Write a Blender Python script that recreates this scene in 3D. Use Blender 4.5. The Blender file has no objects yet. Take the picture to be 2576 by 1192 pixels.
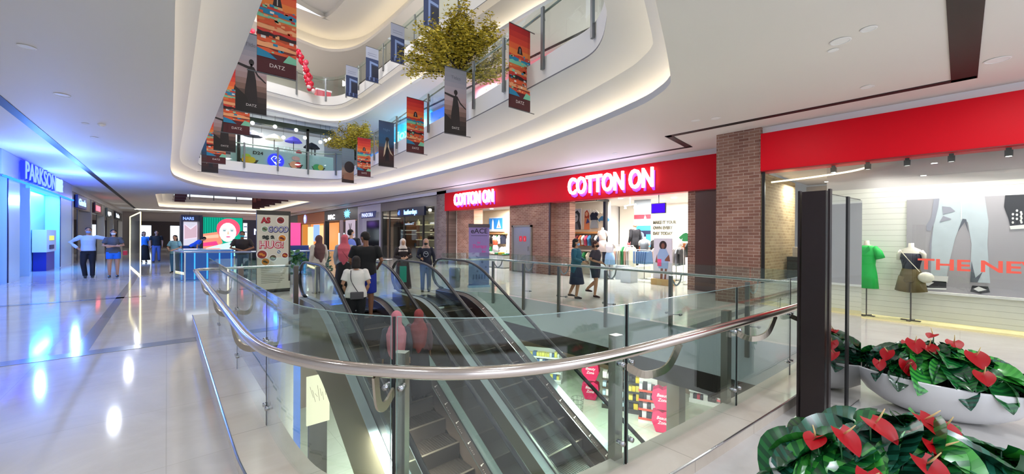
import bpy, math, random
from mathutils import Vector, Matrix
from mathutils.geometry import tessellate_polygon
random.seed(7)
PI = math.pi
SC = bpy.context.scene
COL = SC.collection

# ---------------- camera ----------------
FPX, W, Hh = 990.0, 2576.0, 1192.0
YAW = math.atan(868/990.0)
PITCH = math.atan(2.5/990.0)
ROLL = math.atan(.0057)
cam_d = bpy.data.cameras.new('camera'); cam = bpy.data.objects.new('camera', cam_d); COL.objects.link(cam)
cam_d.sensor_fit = 'HORIZONTAL'; cam_d.sensor_width = 36; cam_d.lens = 36*FPX/W
cam_d.clip_start = .05; cam_d.clip_end = 400
f0 = Vector((math.sin(YAW), math.cos(YAW), 0)); r0 = Vector((math.cos(YAW), -math.sin(YAW), 0)); u0 = Vector((0, 0, 1))
fw = f0*math.cos(PITCH)-u0*math.sin(PITCH); up = u0*math.cos(PITCH)+f0*math.sin(PITCH)
xi = r0*math.cos(ROLL)+up*math.sin(ROLL); yi = -r0*math.sin(ROLL)+up*math.cos(ROLL)
R = Matrix((xi, yi, -fw)).transposed()
cam.matrix_world = Matrix.Translation((0, 0, 1.6)) @ R.to_4x4()
SC.camera = cam

# ---------------- colour management, world ----------------
SC.view_settings.view_transform = 'Standard'; SC.view_settings.look = 'None'
SC.view_settings.gamma = 1; SC.view_settings.use_curve_mapping = False
SC.view_settings.exposure = 0.38
SC.cycles.max_bounces = 9; SC.cycles.diffuse_bounces = 4; SC.cycles.glossy_bounces = 4
SC.cycles.transparent_max_bounces = 24; SC.cycles.transmission_bounces = 4
SC.cycles.sample_clamp_indirect = 4.0; SC.cycles.caustics_reflective = False; SC.cycles.caustics_refractive = False
wd = bpy.data.worlds.new('world'); SC.world = wd; wd.use_nodes = True
bg = wd.node_tree.nodes['Background']; bg.inputs[0].default_value = (.8, .87, 1, 1); bg.inputs[1].default_value = 1.6  # added ambient fill, let in through the side left open behind the camera

# ---------------- lights of the building ----------------
def area(name, loc, size, power, col=(1, .96, .9), size_y=None, rot=(0, 0, 0), spread=None):
    d = bpy.data.lights.new(name, 'AREA'); d.energy = power; d.color = col; d.size = size
    if size_y: d.shape = 'RECTANGLE'; d.size_y = size_y
    if spread: d.spread = spread
    o = bpy.data.objects.new(name, d); o.location = loc; o.rotation_euler = rot; COL.objects.link(o); return o
def spot(name, loc, power, ang=100, col=(1, .95, .88), r=.06, rot=(0, 0, 0), blend=.6):
    d = bpy.data.lights.new(name, 'SPOT'); d.energy = power; d.color = col; d.spot_size = math.radians(ang); d.spot_blend = blend
    d.shadow_soft_size = r
    o = bpy.data.objects.new(name, d); o.location = loc; o.rotation_euler = rot; COL.objects.link(o); return o
WARM = (1, .93, .83); NEUT = (1, .97, .94); COOL = (.86, .92, 1); BLUE = (.12, .3, 1)
# downlights in the ground ceiling
for (x, y, p) in [(-1.5, 4, 16), (-1.5, 8, 20), (-1.5, 12, 40), (-1.2, 17, 60), (-1.2, 23, 70), (-1.2, 30, 70), (9.3, 6.8, 60), (9.6, 9.5, 60), (9.8, 13, 70), (9.8, 18, 70),
                  (9.8, 25, 70), (4, 31, 110), (-2, 42, 110), (9.8, 40, 110), (3, 55, 160), (8.3, 2.6, 50), (6.4, .2, 55), (8.6, -.8, 60), (3.5, -1.2, 60), (0, -1.5, 70), (-2, 1, 60), (1.5, .6, 40)]:
    area('ceiling_downlight', (x, y, 4.12), .14, p*.6, NEUT if x > 5 else (.84, .89, 1))
# upper floors
for (x, y, z, p) in [(10, 8, 8.3, 90), (10, 14, 8.3, 110), (10, 21, 8.3, 110), (4, 27.5, 8.2, 160), (-1, 10, 8.3, 80), (10, 9, 12.5, 120), (10, 17, 12.5, 130), (4, 28, 12.4, 150),
                     (4, 8, 13.3, 260), (4, 16, 13.3, 260), (4, 22, 13.3, 200)]:
    area('upper_downlight', (x, y, z), .9, p*.75, (1, .97, .93) if z > 12 else (.94, .96, 1))
# inside the shops
for (x, y, z, p) in [(13.0, 8.2, 3.06, 230), (15.5, 7.6, 3.06, 260), (13.4, 16, 3.06, 260), (12.9, 24, 3.2, 60), (13.5, 40, 3.2, 60)]:
    area('shop_downlight', (x, y, z), 1.0, p, (1, .97, .93))
area('shop_window_light', (10.62, .3, 3.0), 2.8, 27, (1, .97, .94), size_y=.15, rot=(0, math.radians(-8), PI/2), spread=1.7)
area('shop_downlight', (12.6, 2.6, 3.0), .8, 60, (1, .97, .93))
# lower floor
for (x, y) in [(2, 5), (6, 4.5), (9, 3), (9, 7), (5, 9), (9, 11), (1, 1.5), (6, 1)]:
    area('lower_downlight', (x, y, -1.15), .8, 200, (.98, 1, .95))
# blue wash of the department store front
def point(name, loc, power, col, r=.05):
    d = bpy.data.lights.new(name, 'POINT'); d.energy = power; d.color = col; d.shadow_soft_size = r
    o = bpy.data.objects.new(name, d); o.location = loc; COL.objects.link(o); return o
area('blue_wash', (-4.05, 26.4, 3.34), .3, 230, (.05, .45, 1), size_y=2.6)
for (x, y, z, p) in [(-2.9, 24.6, 2.9, 330), (-2.9, 18.5, 3.0, 190)]: point('blue_sign_glow', (x, y, z), p, BLUE)

# ---------------- materials ----------------
MATS = {}
def srgb(h):
    if isinstance(h, str):
        h = h.lstrip('#'); h = h if len(h) == 6 else ''.join(q*2 for q in h); c = [int(h[i:i+2], 16)/255 for i in (0, 2, 4)]
        return tuple(((x/12.92) if x <= .04045 else ((x+.055)/1.055)**2.4) for x in c)
    return h
def mat(col, rough=.5, metal=0., emit=0., ecol=None, spec=.5, bump=0, bscale=30, var=0, vscale=4, alpha=None, coat=0):
    key = (col, rough, metal, emit, ecol, spec, bump, bscale, var, vscale, alpha, coat)
    if key in MATS: return MATS[key]
    m = bpy.data.materials.new('material'); MATS[key] = m; m.use_nodes = True
    nt = m.node_tree; b = nt.nodes['Principled BSDF']; c = srgb(col)
    b.inputs['Base Color'].default_value = (*c, 1); b.inputs['Roughness'].default_value = rough; b.inputs['Metallic'].default_value = metal
    b.inputs['Specular IOR Level'].default_value = spec
    if coat: b.inputs['Coat Weight'].default_value = coat; b.inputs['Coat Roughness'].default_value = .05
    if emit:
        b.inputs['Emission Color'].default_value = (*srgb(ecol or col), 1); b.inputs['Emission Strength'].default_value = emit
    if var or bump:
        tc = nt.nodes.new('ShaderNodeTexCoord'); n = nt.nodes.new('ShaderNodeTexNoise'); n.inputs['Scale'].default_value = vscale if var else bscale
        n.inputs['Detail'].default_value = 4
        nt.links.new(tc.outputs['Object'], n.inputs['Vector'])
        if var:
            mx = nt.nodes.new('ShaderNodeMix'); mx.data_type = 'RGBA'
            mx.inputs[6].default_value = (*[x*(1-var) for x in c], 1); mx.inputs[7].default_value = (*[min(1, x*(1+var)) for x in c], 1)
            nt.links.new(n.outputs['Fac'], mx.inputs[0]); nt.links.new(mx.outputs[2], b.inputs['Base Color'])
        if bump:
            n2 = nt.nodes.new('ShaderNodeTexNoise'); n2.inputs['Scale'].default_value = bscale
            nt.links.new(tc.outputs['Object'], n2.inputs['Vector'])
            bp = nt.nodes.new('ShaderNodeBump'); bp.inputs['Strength'].default_value = bump; bp.inputs['Distance'].default_value = .01
            nt.links.new(n2.outputs['Fac'], bp.inputs['Height']); nt.links.new(bp.outputs[0], b.inputs['Normal'])
    return m
def emis(col, s):
    key = ('e', col, s)
    if key in MATS: return MATS[key]
    m = bpy.data.materials.new('light_material'); MATS[key] = m; m.use_nodes = True; nt = m.node_tree; nt.nodes.clear()
    e = nt.nodes.new('ShaderNodeEmission'); e.inputs[0].default_value = (*srgb(col), 1); e.inputs[1].default_value = s
    o = nt.nodes.new('ShaderNodeOutputMaterial'); nt.links.new(e.outputs[0], o.inputs[0]); return m
def glassm(tint='#e4f2ec', boost=1.0, rough=0.0):
    key = ('g', tint, boost, rough)
    if key in MATS: return MATS[key]
    m = bpy.data.materials.new('glass'); MATS[key] = m; m.use_nodes = True; nt = m.node_tree; nt.nodes.clear()
    t = nt.nodes.new('ShaderNodeBsdfTransparent'); t.inputs[0].default_value = (*srgb(tint), 1)
    g = nt.nodes.new('ShaderNodeBsdfGlossy'); g.inputs['Roughness'].default_value = rough; g.inputs[0].default_value = (.95, .97, 1, 1)
    lw = nt.nodes.new('ShaderNodeLayerWeight'); lw.inputs[0].default_value = .5
    fr = nt.nodes.new('ShaderNodeMath'); fr.operation = 'POWER'; fr.inputs[1].default_value = 4.2; nt.links.new(lw.outputs['Facing'], fr.inputs[0])
    mu = nt.nodes.new('ShaderNodeMath'); mu.operation = 'MULTIPLY_ADD'; mu.inputs[1].default_value = .85*boost; mu.inputs[2].default_value = .045*boost; mu.use_clamp = True
    mx = nt.nodes.new('ShaderNodeMixShader'); o = nt.nodes.new('ShaderNodeOutputMaterial')
    nt.links.new(fr.outputs[0], mu.inputs[0]); nt.links.new(mu.outputs[0], mx.inputs[0]); nt.links.new(t.outputs[0], mx.inputs[1]); nt.links.new(g.outputs[0], mx.inputs[2])
    nt.links.new(mx.outputs[0], o.inputs[0]); return m
def brickm(axis, c1, c2, mortar, sc=1.0, key='b'):
    k = (key, axis, c1, c2, mortar, sc)
    if k in MATS: return MATS[k]
    m = bpy.data.materials.new('brick'); MATS[k] = m; m.use_nodes = True; nt = m.node_tree; b = nt.nodes['Principled BSDF']; b.inputs['Roughness'].default_value = .85
    tc = nt.nodes.new('ShaderNodeTexCoord'); sp = nt.nodes.new('ShaderNodeSeparateXYZ'); cb = nt.nodes.new('ShaderNodeCombineXYZ')
    nt.links.new(tc.outputs['Object'], sp.inputs[0]); nt.links.new(sp.outputs[axis], cb.inputs[0]); nt.links.new(sp.outputs[2], cb.inputs[1])
    br = nt.nodes.new('ShaderNodeTexBrick'); br.inputs['Scale'].default_value = 1/sc; br.inputs['Brick Width'].default_value = .23; br.inputs['Row Height'].default_value = .075
    br.inputs['Mortar Size'].default_value = .007; br.inputs['Mortar Smooth'].default_value = .3; br.inputs['Bias'].default_value = -.1
    br.inputs['Color1'].default_value = (*srgb(c1), 1); br.inputs['Color2'].default_value = (*srgb(c2), 1); br.inputs['Mortar'].default_value = (*srgb(mortar), 1)
    nt.links.new(cb.outputs[0], br.inputs['Vector'])
    no = nt.nodes.new('ShaderNodeTexNoise'); no.inputs['Scale'].default_value = 1.3; no.inputs['Detail'].default_value = 6; nt.links.new(cb.outputs[0], no.inputs['Vector'])
    mx = nt.nodes.new('ShaderNodeMix'); mx.data_type = 'RGBA'; mx.blend_type = 'MULTIPLY'; mx.inputs[0].default_value = .55
    cr = nt.nodes.new('ShaderNodeValToRGB'); cr.color_ramp.elements[0].position = .35; cr.color_ramp.elements[0].color = (.42, .4, .4, 1); cr.color_ramp.elements[1].position = .65; cr.color_ramp.elements[1].color = (1, 1, 1, 1)
    nt.links.new(no.outputs[0], cr.inputs[0]); nt.links.new(br.outputs[0], mx.inputs[6]); nt.links.new(cr.outputs[0], mx.inputs[7]); nt.links.new(mx.outputs[2], b.inputs[0])
    bp = nt.nodes.new('ShaderNodeBump'); bp.inputs['Strength'].default_value = .5; bp.inputs['Distance'].default_value = .008; bp.invert = True
    nt.links.new(br.outputs['Fac'], bp.inputs['Height']); nt.links.new(bp.outputs[0], b.inputs['Normal'])
    return m
def floorm(c, c2, rough, tile=1.2, spec=.6, joint=.86):
    m = bpy.data.materials.new('polished_tile'); m.use_nodes = True; nt = m.node_tree; b = nt.nodes['Principled BSDF']
    b.inputs['Roughness'].default_value = rough; b.inputs['Specular IOR Level'].default_value = spec
    tc = nt.nodes.new('ShaderNodeTexCoord')
    no = nt.nodes.new('ShaderNodeTexNoise'); no.inputs['Scale'].default_value = .9; no.inputs['Detail'].default_value = 8; no.inputs['Roughness'].default_value = .65; no.inputs['Distortion'].default_value = 1.2
    nt.links.new(tc.outputs['Object'], no.inputs[0])
    mx = nt.nodes.new('ShaderNodeMix'); mx.data_type = 'RGBA'; mx.inputs[6].default_value = (*srgb(c), 1); mx.inputs[7].default_value = (*srgb(c2), 1)
    cr = nt.nodes.new('ShaderNodeValToRGB'); cr.color_ramp.elements[0].position = .35; cr.color_ramp.elements[1].position = .7
    nt.links.new(no.outputs[0], cr.inputs[0]); nt.links.new(cr.outputs[0], mx.inputs[0])
    br = nt.nodes.new('ShaderNodeTexBrick'); br.offset = 0; br.inputs['Scale'].default_value = 1; br.inputs['Brick Width'].default_value = tile; br.inputs['Row Height'].default_value = tile
    br.inputs['Mortar Size'].default_value = .004; br.inputs['Color1'].default_value = (1, 1, 1, 1); br.inputs['Color2'].default_value = (.97, .97, .97, 1); br.inputs['Mortar'].default_value = (joint, joint*.99, joint*.97, 1)
    nt.links.new(tc.outputs['Object'], br.inputs[0])
    m2 = nt.nodes.new('ShaderNodeMix'); m2.data_type = 'RGBA'; m2.blend_type = 'MULTIPLY'; m2.inputs[0].default_value = 1
    nt.links.new(mx.outputs[2], m2.inputs[6]); nt.links.new(br.outputs[0], m2.inputs[7]); nt.links.new(m2.outputs[2], b.inputs[0])
    return m
def stripem(c1, c2, period, frac, rough=.5, axis=2):
    m = bpy.data.materials.new('grooved_board'); m.use_nodes = True; nt = m.node_tree; b = nt.nodes['Principled BSDF']; b.inputs['Roughness'].default_value = rough
    tc = nt.nodes.new('ShaderNodeTexCoord'); sp = nt.nodes.new('ShaderNodeSeparateXYZ'); nt.links.new(tc.outputs['Object'], sp.inputs[0])
    d = nt.nodes.new('ShaderNodeMath'); d.operation = 'DIVIDE'; d.inputs[1].default_value = period; nt.links.new(sp.outputs[axis], d.inputs[0])
    fr = nt.nodes.new('ShaderNodeMath'); fr.operation = 'FRACT'; nt.links.new(d.outputs[0], fr.inputs[0])
    lt = nt.nodes.new('ShaderNodeMath'); lt.operation = 'LESS_THAN'; lt.inputs[1].default_value = frac; nt.links.new(fr.outputs[0], lt.inputs[0])
    mx = nt.nodes.new('ShaderNodeMix'); mx.data_type = 'RGBA'; mx.inputs[6].default_value = (*srgb(c1), 1); mx.inputs[7].default_value = (*srgb(c2), 1)
    nt.links.new(lt.outputs[0], mx.inputs[0]); nt.links.new(mx.outputs[2], b.inputs[0]); return m

# ---------------- mesh builder ----------------
class MB:
    def __init__(s, xf=None): s.v = []; s.f = []; s.mi = []; s.cur = 0; s.xf = xf or Matrix()
    def add(s, vs, fs, mi=None):
        o = len(s.v); s.v += [tuple(s.xf @ Vector(p)) for p in vs]
        s.f += [tuple(i+o for i in f) for f in fs]; s.mi += list(mi) if isinstance(mi, list) else [s.cur if mi is None else mi]*len(fs); return s
    def box(s, x0, x1, y0, y1, z0, z1, mi=None):
        vs = [(x, y, z) for z in (z0, z1) for y in (y0, y1) for x in (x0, x1)]
        return s.add(vs, [(0, 2, 3, 1), (4, 5, 7, 6), (0, 1, 5, 4), (2, 6, 7, 3), (0, 4, 6, 2), (1, 3, 7, 5)], mi)
    def prism(s, poly, z0, z1, mi=None, top=True, bot=True):
        n = len(poly); vs = [(x, y, z0) for x, y in poly]+[(x, y, z1) for x, y in poly]
        fs = [(i, (i+1) % n, n+(i+1) % n, n+i) for i in range(n)]
        tr = tessellate_polygon([[Vector((x, y, 0)) for x, y in poly]])
        if top: fs += [tuple(n+i for i in t) for t in tr]
        if bot: fs += [tuple(reversed(t)) for t in tr]
        return s.add(vs, fs, mi)
    def sheet(s, outer, holes, z, mi=None):
        loops = [outer]+list(holes); pts = [p for l in loops for p in l]
        tr = tessellate_polygon([[Vector((x, y, 0)) for x, y in l] for l in loops])
        return s.add([(x, y, z) for x, y in pts], [tuple(t) for t in tr], mi)
    def band(s, loop, z0, z1, closed=True, mi=None, loop2=None):
        n = len(loop); l2 = loop2 or loop
        vs = [(x, y, z0) for x, y in loop]+[(x, y, z1) for x, y in l2]
        return s.add(vs, [(i, (i+1) % n, n+(i+1) % n, n+i) for i in range(n if closed else n-1)], mi)
    def tube(s, path, r, n=10, closed=False, mi=None, ry=None, up=None, caps=True):
        P = [Vector(p) for p in path]; m = len(P); vs = []
        rs = r if isinstance(r, (list, tuple)) else [r]*m
        prev = None
        for i in range(m):
            a = P[(i-1) % m] if (closed or i > 0) else P[i]; b = P[(i+1) % m] if (closed or i < m-1) else P[i]
            t = (b-a).normalized() if (b-a).length > 1e-9 else Vector((0, 0, 1))
            u = Vector(up) if up else (Vector((0, 0, 1)) if abs(t.z) < .9 else (prev or Vector((1, 0, 0))))
            x = t.cross(u)
            if x.length < 1e-6: x = t.cross(Vector((1, 0, 0)))
            x.normalize(); y = x.cross(t).normalized(); prev = u if abs(t.z) < .9 else y
            q = (ry[i] if isinstance(ry, (list, tuple)) else ry) if ry is not None else rs[i]
            for k in range(n):
                an = 2*PI*k/n+PI/n; vs.append(P[i]+x*rs[i]*math.cos(an)+y*q*math.sin(an))
        fs = []
        for i in range(m if closed else m-1):
            j = (i+1) % m
            for k in range(n): fs.append((i*n+k, i*n+(k+1) % n, j*n+(k+1) % n, j*n+k))
        if not closed and caps: fs += [tuple(reversed(range(n))), tuple((m-1)*n+k for k in range(n))]
        return s.add(vs, fs, mi)
    def lathe(s, prof, c=(0, 0, 0), n=20, sx=1, sy=1, mi=None):
        vs = []
        for r, z in prof:
            for k in range(n):
                a = 2*PI*k/n; vs.append((c[0]+r*sx*math.cos(a), c[1]+r*sy*math.sin(a), c[2]+z))
        fs = [(i*n+k, i*n+(k+1) % n, (i+1)*n+(k+1) % n, (i+1)*n+k) for i in range(len(prof)-1) for k in range(n)]
        if prof[0][0] > 1e-5: fs.append(tuple(reversed(range(n))))
        if prof[-1][0] > 1e-5: fs.append(tuple((len(prof)-1)*n+k for k in range(n)))
        return s.add(vs, fs, mi)
    def ball(s, c, r, mi=None, n=10, m=7, rz=None, ry=None):
        rz = rz or r; ry = ry or r
        return s.lathe([(math.sin(PI*i/m)*1.0, -math.cos(PI*i/m)) for i in range(m+1)], (0, 0, 0), n, 1, 1, mi) if False else s._ball(c, r, ry, rz, mi, n, m)
    def _ball(s, c, rx, ry, rz, mi, n, m):
        vs = []; fs = []
        for i in range(m+1):
            a = PI*i/m
            for k in range(n): b = 2*PI*k/n; vs.append((c[0]+rx*math.sin(a)*math.cos(b), c[1]+ry*math.sin(a)*math.sin(b), c[2]-rz*math.cos(a)))
        for i in range(m):
            for k in range(n): fs.append((i*n+k, i*n+(k+1) % n, (i+1)*n+(k+1) % n, (i+1)*n+k))
        return s.add(vs, fs, mi)
    def flat(s, pts, w=0, mi=None):
        """flat polygon in the local u,v plane at height w (u=x, v=z, w along -y)"""
        tr = tessellate_polygon([[Vector((x, y, 0)) for x, y in pts]])
        return s.add([(x, -w, y) for x, y in pts], [tuple(t) for t in tr], mi)
    def disc(s, cx, cy, r, w=0, mi=None, n=18, ry=None, a0=0, a1=2*PI):
        return s.flat([(cx+r*math.cos(a0+(a1-a0)*k/n), cy+(ry or r)*math.sin(a0+(a1-a0)*k/n)) for k in range(n if a1-a0 > 6.2 else n+1)], w, mi)
    def rect(s, x0, x1, y0, y1, w=0, mi=None): return s.flat([(x0, y0), (x1, y0), (x1, y1), (x0, y1)], w, mi)
    def text(s, body, x, y, size, w=0, mi=None, bold=0, sx=1, ext=0, align='CENTER', shear=0):
        cu = bpy.data.curves.new('t', 'FONT'); cu.body = body; cu.size = size; cu.offset = bold; cu.extrude = ext; cu.align_x = align; cu.shear = shear; cu.resolution_u = 3
        ob = bpy.data.objects.new('t', cu); COL.objects.link(ob)
        dg = bpy.context.evaluated_depsgraph_get(); me = ob.evaluated_get(dg).to_mesh()
        s.add([(x+v.co.x*sx, -w-v.co.z, y+v.co.y) for v in me.vertices], [tuple(p.vertices) for p in me.polygons], mi)
        ob.evaluated_get(dg).to_mesh_clear(); bpy.data.objects.remove(ob); bpy.data.curves.remove(cu); return s
    def build(s, name, mats, parent=None, smooth=False, label=None, loc=None):
        me = bpy.data.meshes.new(name); me.from_pydata(s.v, [], s.f); mats = mats if isinstance(mats, (list, tuple)) else [mats]
        for m in mats: me.materials.append(m)
        me.polygons.foreach_set('material_index', s.mi)
        if smooth: me.polygons.foreach_set('use_smooth', [True]*len(s.f))
        me.update(); o = bpy.data.objects.new(name, me); COL.objects.link(o)
        if parent: o.parent = parent
        if loc: o.location = loc
        if label: o['label'] = label
        if smooth == 'auto':
            md = o.modifiers.new('edges', 'EDGE_SPLIT'); md.split_angle = math.radians(40)
        return o
def thing(name, label, cat, loc=(0, 0, 0), rz=0, group=None):
    o = bpy.data.objects.new(name, None); COL.objects.link(o); o.location = loc; o.rotation_euler = (0, 0, rz); o.empty_display_size = .2
    o['label'] = label; o['category'] = cat
    if group: o['group'] = group
    return o
def tag(o, label, cat, group=None, kind=None):
    o['label'] = label; o['category'] = cat
    if group: o['group'] = group
    if kind: o['kind'] = kind
    return o
def struct(o): o['kind'] = 'structure'; return o
def copy_tree(o, parent=None):
    c = o.copy(); COL.objects.link(c); c.parent = parent
    for ch in [x for x in SC.objects if x.parent == o]: copy_tree(ch, c)
    return c
def offset(loop, d, closed=True):
    """offset a counter-clockwise loop outward by d"""
    n = len(loop); out = []
    for i in range(n):
        if closed: a, b, c = loop[i-1], loop[i], loop[(i+1) % n]
        else: a, b, c = loop[max(i-1, 0)], loop[i], loop[min(i+1, n-1)]
        e1 = Vector((b[0]-a[0], b[1]-a[1])); e2 = Vector((c[0]-b[0], c[1]-b[1]))
        if e1.length < 1e-6: e1 = e2
        if e2.length < 1e-6: e2 = e1
        e1.normalize(); e2.normalize()
        n1 = Vector((e1.y, -e1.x)); n2 = Vector((e2.y, -e2.x)); nn = n1+n2
        if nn.length < 1e-6: nn = n1
        nn.normalize(); k = d/max(.5, nn.dot(n1)); out.append((b[0]+nn.x*k, b[1]+nn.y*k))
    return out
def smooth_loop(pts, closed=True, sub=4):
    n = len(pts); out = []
    for i in range(n if closed else n-1):
        p0, p1, p2, p3 = [pts[(i+k) % n] if closed else pts[min(max(i+k, 0), n-1)] for k in (-1, 0, 1, 2)]
        for j in range(sub):
            t = j/sub
            out.append(tuple(.5*((2*p1[q])+(-p0[q]+p2[q])*t+(2*p0[q]-5*p1[q]+4*p2[q]-p3[q])*t*t+(-p0[q]+3*p1[q]-3*p2[q]+p3[q])*t**3) for q in range(len(p1))))
    if not closed: out.append(tuple(pts[-1]))
    return out
def rrect(x0, x1, y0, y1, r, n=5):
    out = []
    for cx, cy, a in ((x1-r, y0+r, -PI/2), (x1-r, y1-r, 0), (x0+r, y1-r, PI/2), (x0+r, y0+r, PI)):
        out += [(cx+r*math.cos(a+PI/2*k/n), cy+r*math.sin(a+PI/2*k/n)) for k in range(n+1)]
    return out
STEEL = mat('#b9bbbd', .22, 1.0); STEEL_D = mat('#7c8084', .35, 1.0); BRUSHED = mat('#c9bfae', .28, 1.0)
WHITE = mat('#e9e6e3', .55, var=.015, vscale=.6); WHITE2 = mat('#f2f0ee', .5); BLACK = mat('#0b0a0b', .4); DARK = mat('#1d1a1b', .5)
# ================= the setting =================
ZC = 4.17
FLOOR = floorm('#d6d2ce', '#c7c2bd', .08, 1.2, .75)
# rail line around the escalator void (counter-clockwise), near-left corner rounded
RAIL = [(.40, 9.45), (.40, 7), (.40, 5), (.40, 3.6), (.41, 3.05), (.46, 2.62), (.62, 2.2), (.84, 1.88), (1.1, 1.62), (1.42, 1.44), (1.85, 1.32), (2.5, 1.24), (3.4, 1.16), (4.7, 1.06), (6.4, .98)]
RAILS = smooth_loop(RAIL, False, 4)
GLASS = offset(RAILS, -.2, False)                       # glass line, inside the rail
EDGE = offset(RAILS, -.30, False)                       # slab edge
V1 = EDGE+[(6.9, 1.1), (6.92, 1.6), (6.9, 8.6), (6.7, 9.1), (6.3, 9.3)]      # void outline
V1 = [p for i, p in enumerate(V1) if i == 0 or (Vector(p)-Vector(V1[i-1])).length > 1e-3]
OUT = [(-5.9, -5), (24, -5), (24, 72), (-5.9, 72)]
f = MB(); f.sheet(OUT, [V1], 0); struct(f.build('floor', FLOOR))
# slab edge of the void: grey face then black face
s = MB(); s.band(V1, -.71, 0, mi=0); s.band(V1, -1.08, -.71, mi=1)
s.sheet(OUT, [V1], -1.08, mi=2)
struct(s.build('trim_1', [mat('#bcc5ca', .35), mat('#171112', .35), mat('#b8b6b2', .6)]))
# marble kerb under the glass
k = MB(); inner = EDGE; outer = offset(RAILS, .04, False)
ring = outer+list(reversed(inner)); k.prism(ring, 0, .09)
struct(k.build('trim_2', floorm('#ddd2c4', '#cdbfae', .15, .9, .5, .7)))
k = MB(); k.tube([(x, y, .09) for x, y in outer], .008, 6); struct(k.build('trim_3', STEEL))
# dark inlaid bands in the floor
b = MB()
b.box(-3.8, .34, 7.56, 7.84, 0, .004); b.box(-3.8, -.4, 13.7, 13.95, 0, .004); b.box(-.95, -.8, 7.84, 22, 0, .004)
b.box(6.98, 12, 3.0, 3.2, 0, .004)
o = b.build('floor_inlay', mat('#8b8d92', .12, spec=.7)); struct(o); o.name = 'trim_4'
# lower floor and its walls
f = MB(); f.sheet([(-8, -8), (24, -8), (24, 24), (-8, 24)], [], -4.8); struct(f.build('floor_lower', floorm('#dfe6d8', '#cfd8c6', .06, 1.0, .7, .6)))
w = MB(); w.box(-6, 22, 16, 16.2, -4.8, -1.08, mi=0); w.box(16, 16.2, -6, 16, -4.8, -1.08, mi=0); w.box(-6, -5.8, -6, 16, -4.8, -1.08, mi=0); w.box(-6, 22, -6.2, -6, -4.8, -1.08, mi=0)
struct(w.build('wall_lower', mat('#8f7b66', .5)))

# --------- ceilings with cove-lit voids ---------
A1 = smooth_loop([(.08, 3.2), (.35, 2.0), (1.3, 1.5), (2.6, 1.62), (3.98, 2.2), (5.1, 2.66), (6.1, 3.1), (6.38, 3.27), (6.66, 3.6), (7.02, 4.3), (7.58, 6.26), (8.15, 9.1), (8.56, 13.05), (8.72, 18.8), (8.65, 22.6), (8.1, 25.2), (6.9, 26.9), (5.14, 27.9), (3.2, 28.3), (1.64, 27.5), (.5, 24.8), (.12, 21.9), (.1, 15), (.08, 9)], True, 4)
B1 = smooth_loop([(1.0, 4.4), (1.25, 3.3), (2.3, 2.8), (3.6, 2.95), (4.6, 3.3), (5.1, 3.65), (5.5, 4.05), (5.72, 4.45), (5.83, 5.1), (6.03, 6.5), (6.36, 8.9), (6.7, 12.2), (6.97, 15), (7.4, 19.2), (7.7, 22.6), (7.45, 24.1), (6.3, 24.75), (4.4, 24.7), (2.0, 24.5), (1.2, 23.8), (1.02, 21.5), (1.0, 15), (1.0, 9)], True, 4)
A2 = rrect(-.6, 8.8, 33, 53, 1.6); B2 = rrect(.4, 7.7, 34, 51, 1.3)
A3 = smooth_loop([(.3, 4), (1.5, 2.4), (4, 2.0), (7, 3), (8.3, 6), (8.35, 9.5), (8.35, 14), (8.35, 18), (8.35, 22.4), (7.95, 24.9), (6.7, 25.7), (5.2, 25.4), (2.5, 24.9), (.9, 24.2), (.3, 22), (.3, 13)], True, 4)
B3 = smooth_loop([(1.0, 4.6), (2.0, 3.3), (4, 2.9), (6.6, 3.9), (7.65, 6.2), (7.75, 9.5), (7.75, 14), (7.8, 18), (7.8, 22.2), (7.5, 24.1), (6.6, 24.85), (5.4, 24.6), (3, 24.1), (1.6, 23.5), (1.0, 21.5), (1.0, 13)], True, 4)
A4 = smooth_loop([(.6, 4.6), (2.0, 3.0), (4, 2.6), (7.4, 3.6), (8.6, 6.2), (8.65, 9.5), (8.75, 14), (8.8, 18), (8.7, 22.3), (8.3, 24.3), (7.3, 25.4), (6.0, 25.3), (4.6, 24.8), (2.5, 24.1), (1.1, 23.2), (.6, 21), (.6, 13)], True, 4)
def cove(n, A, z, soff_z, B, z_seam_top, em, steel=True):
    """ceiling lip, light trough, soffit and kerb of one void"""
    c = MB()
    c.band(A, z, z+.13); c.band(A, z+.13, z+.15, loop2=offset(A, .03)); T = offset(A, .42)
    c.band(offset(A, .03), z+.15, z+.06, loop2=offset(A, .05)); c.band(offset(A, .05), z+.06, z+.06, loop2=T)
    c.band(T, z+.06, z+.26); I_ = offset(A, -.28); c.band(T, z+.26, z+.34, loop2=offset(A, .3)); c.band(offset(A, .3), z+.34, soff_z, loop2=I_)
    c.sheet(I_, [B], soff_z)
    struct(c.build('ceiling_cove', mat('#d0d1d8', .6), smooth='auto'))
    e = MB(); e.tube([(x, y, z+.085) for x, y in offset(A, .2)], .018, 6, closed=True)
    struct(e.build('trim_%d' % n, em))
    kb = MB(); kb.band(B, soff_z, soff_z+.03, mi=1); kb.band(B, soff_z+.03, z_seam_top, mi=0); kb.band(B, z_seam_top, z_seam_top, loop2=offset(B, .22), mi=0); kb.band(offset(B, .22), z_seam_top-.2, z_seam_top, mi=0)
    struct(kb.build('trim_%d' % (n+1), [WHITE2, mat('#77767c', .6)], smooth='auto'))
LED = emis('#ffeabf', 15.0)
OUTC = [(-3.8, -5), (24, -5), (24, 72), (-3.8, 72)]
c = MB(); c.sheet(OUTC, [A1, A2], ZC); struct(c.build('ceiling', mat('#e6e0d9', .6)))
cove(5, A1, ZC, 4.85, B1, 5.36, LED); cove(7, A2, ZC, 4.85, B2, 5.36, LED)
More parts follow.
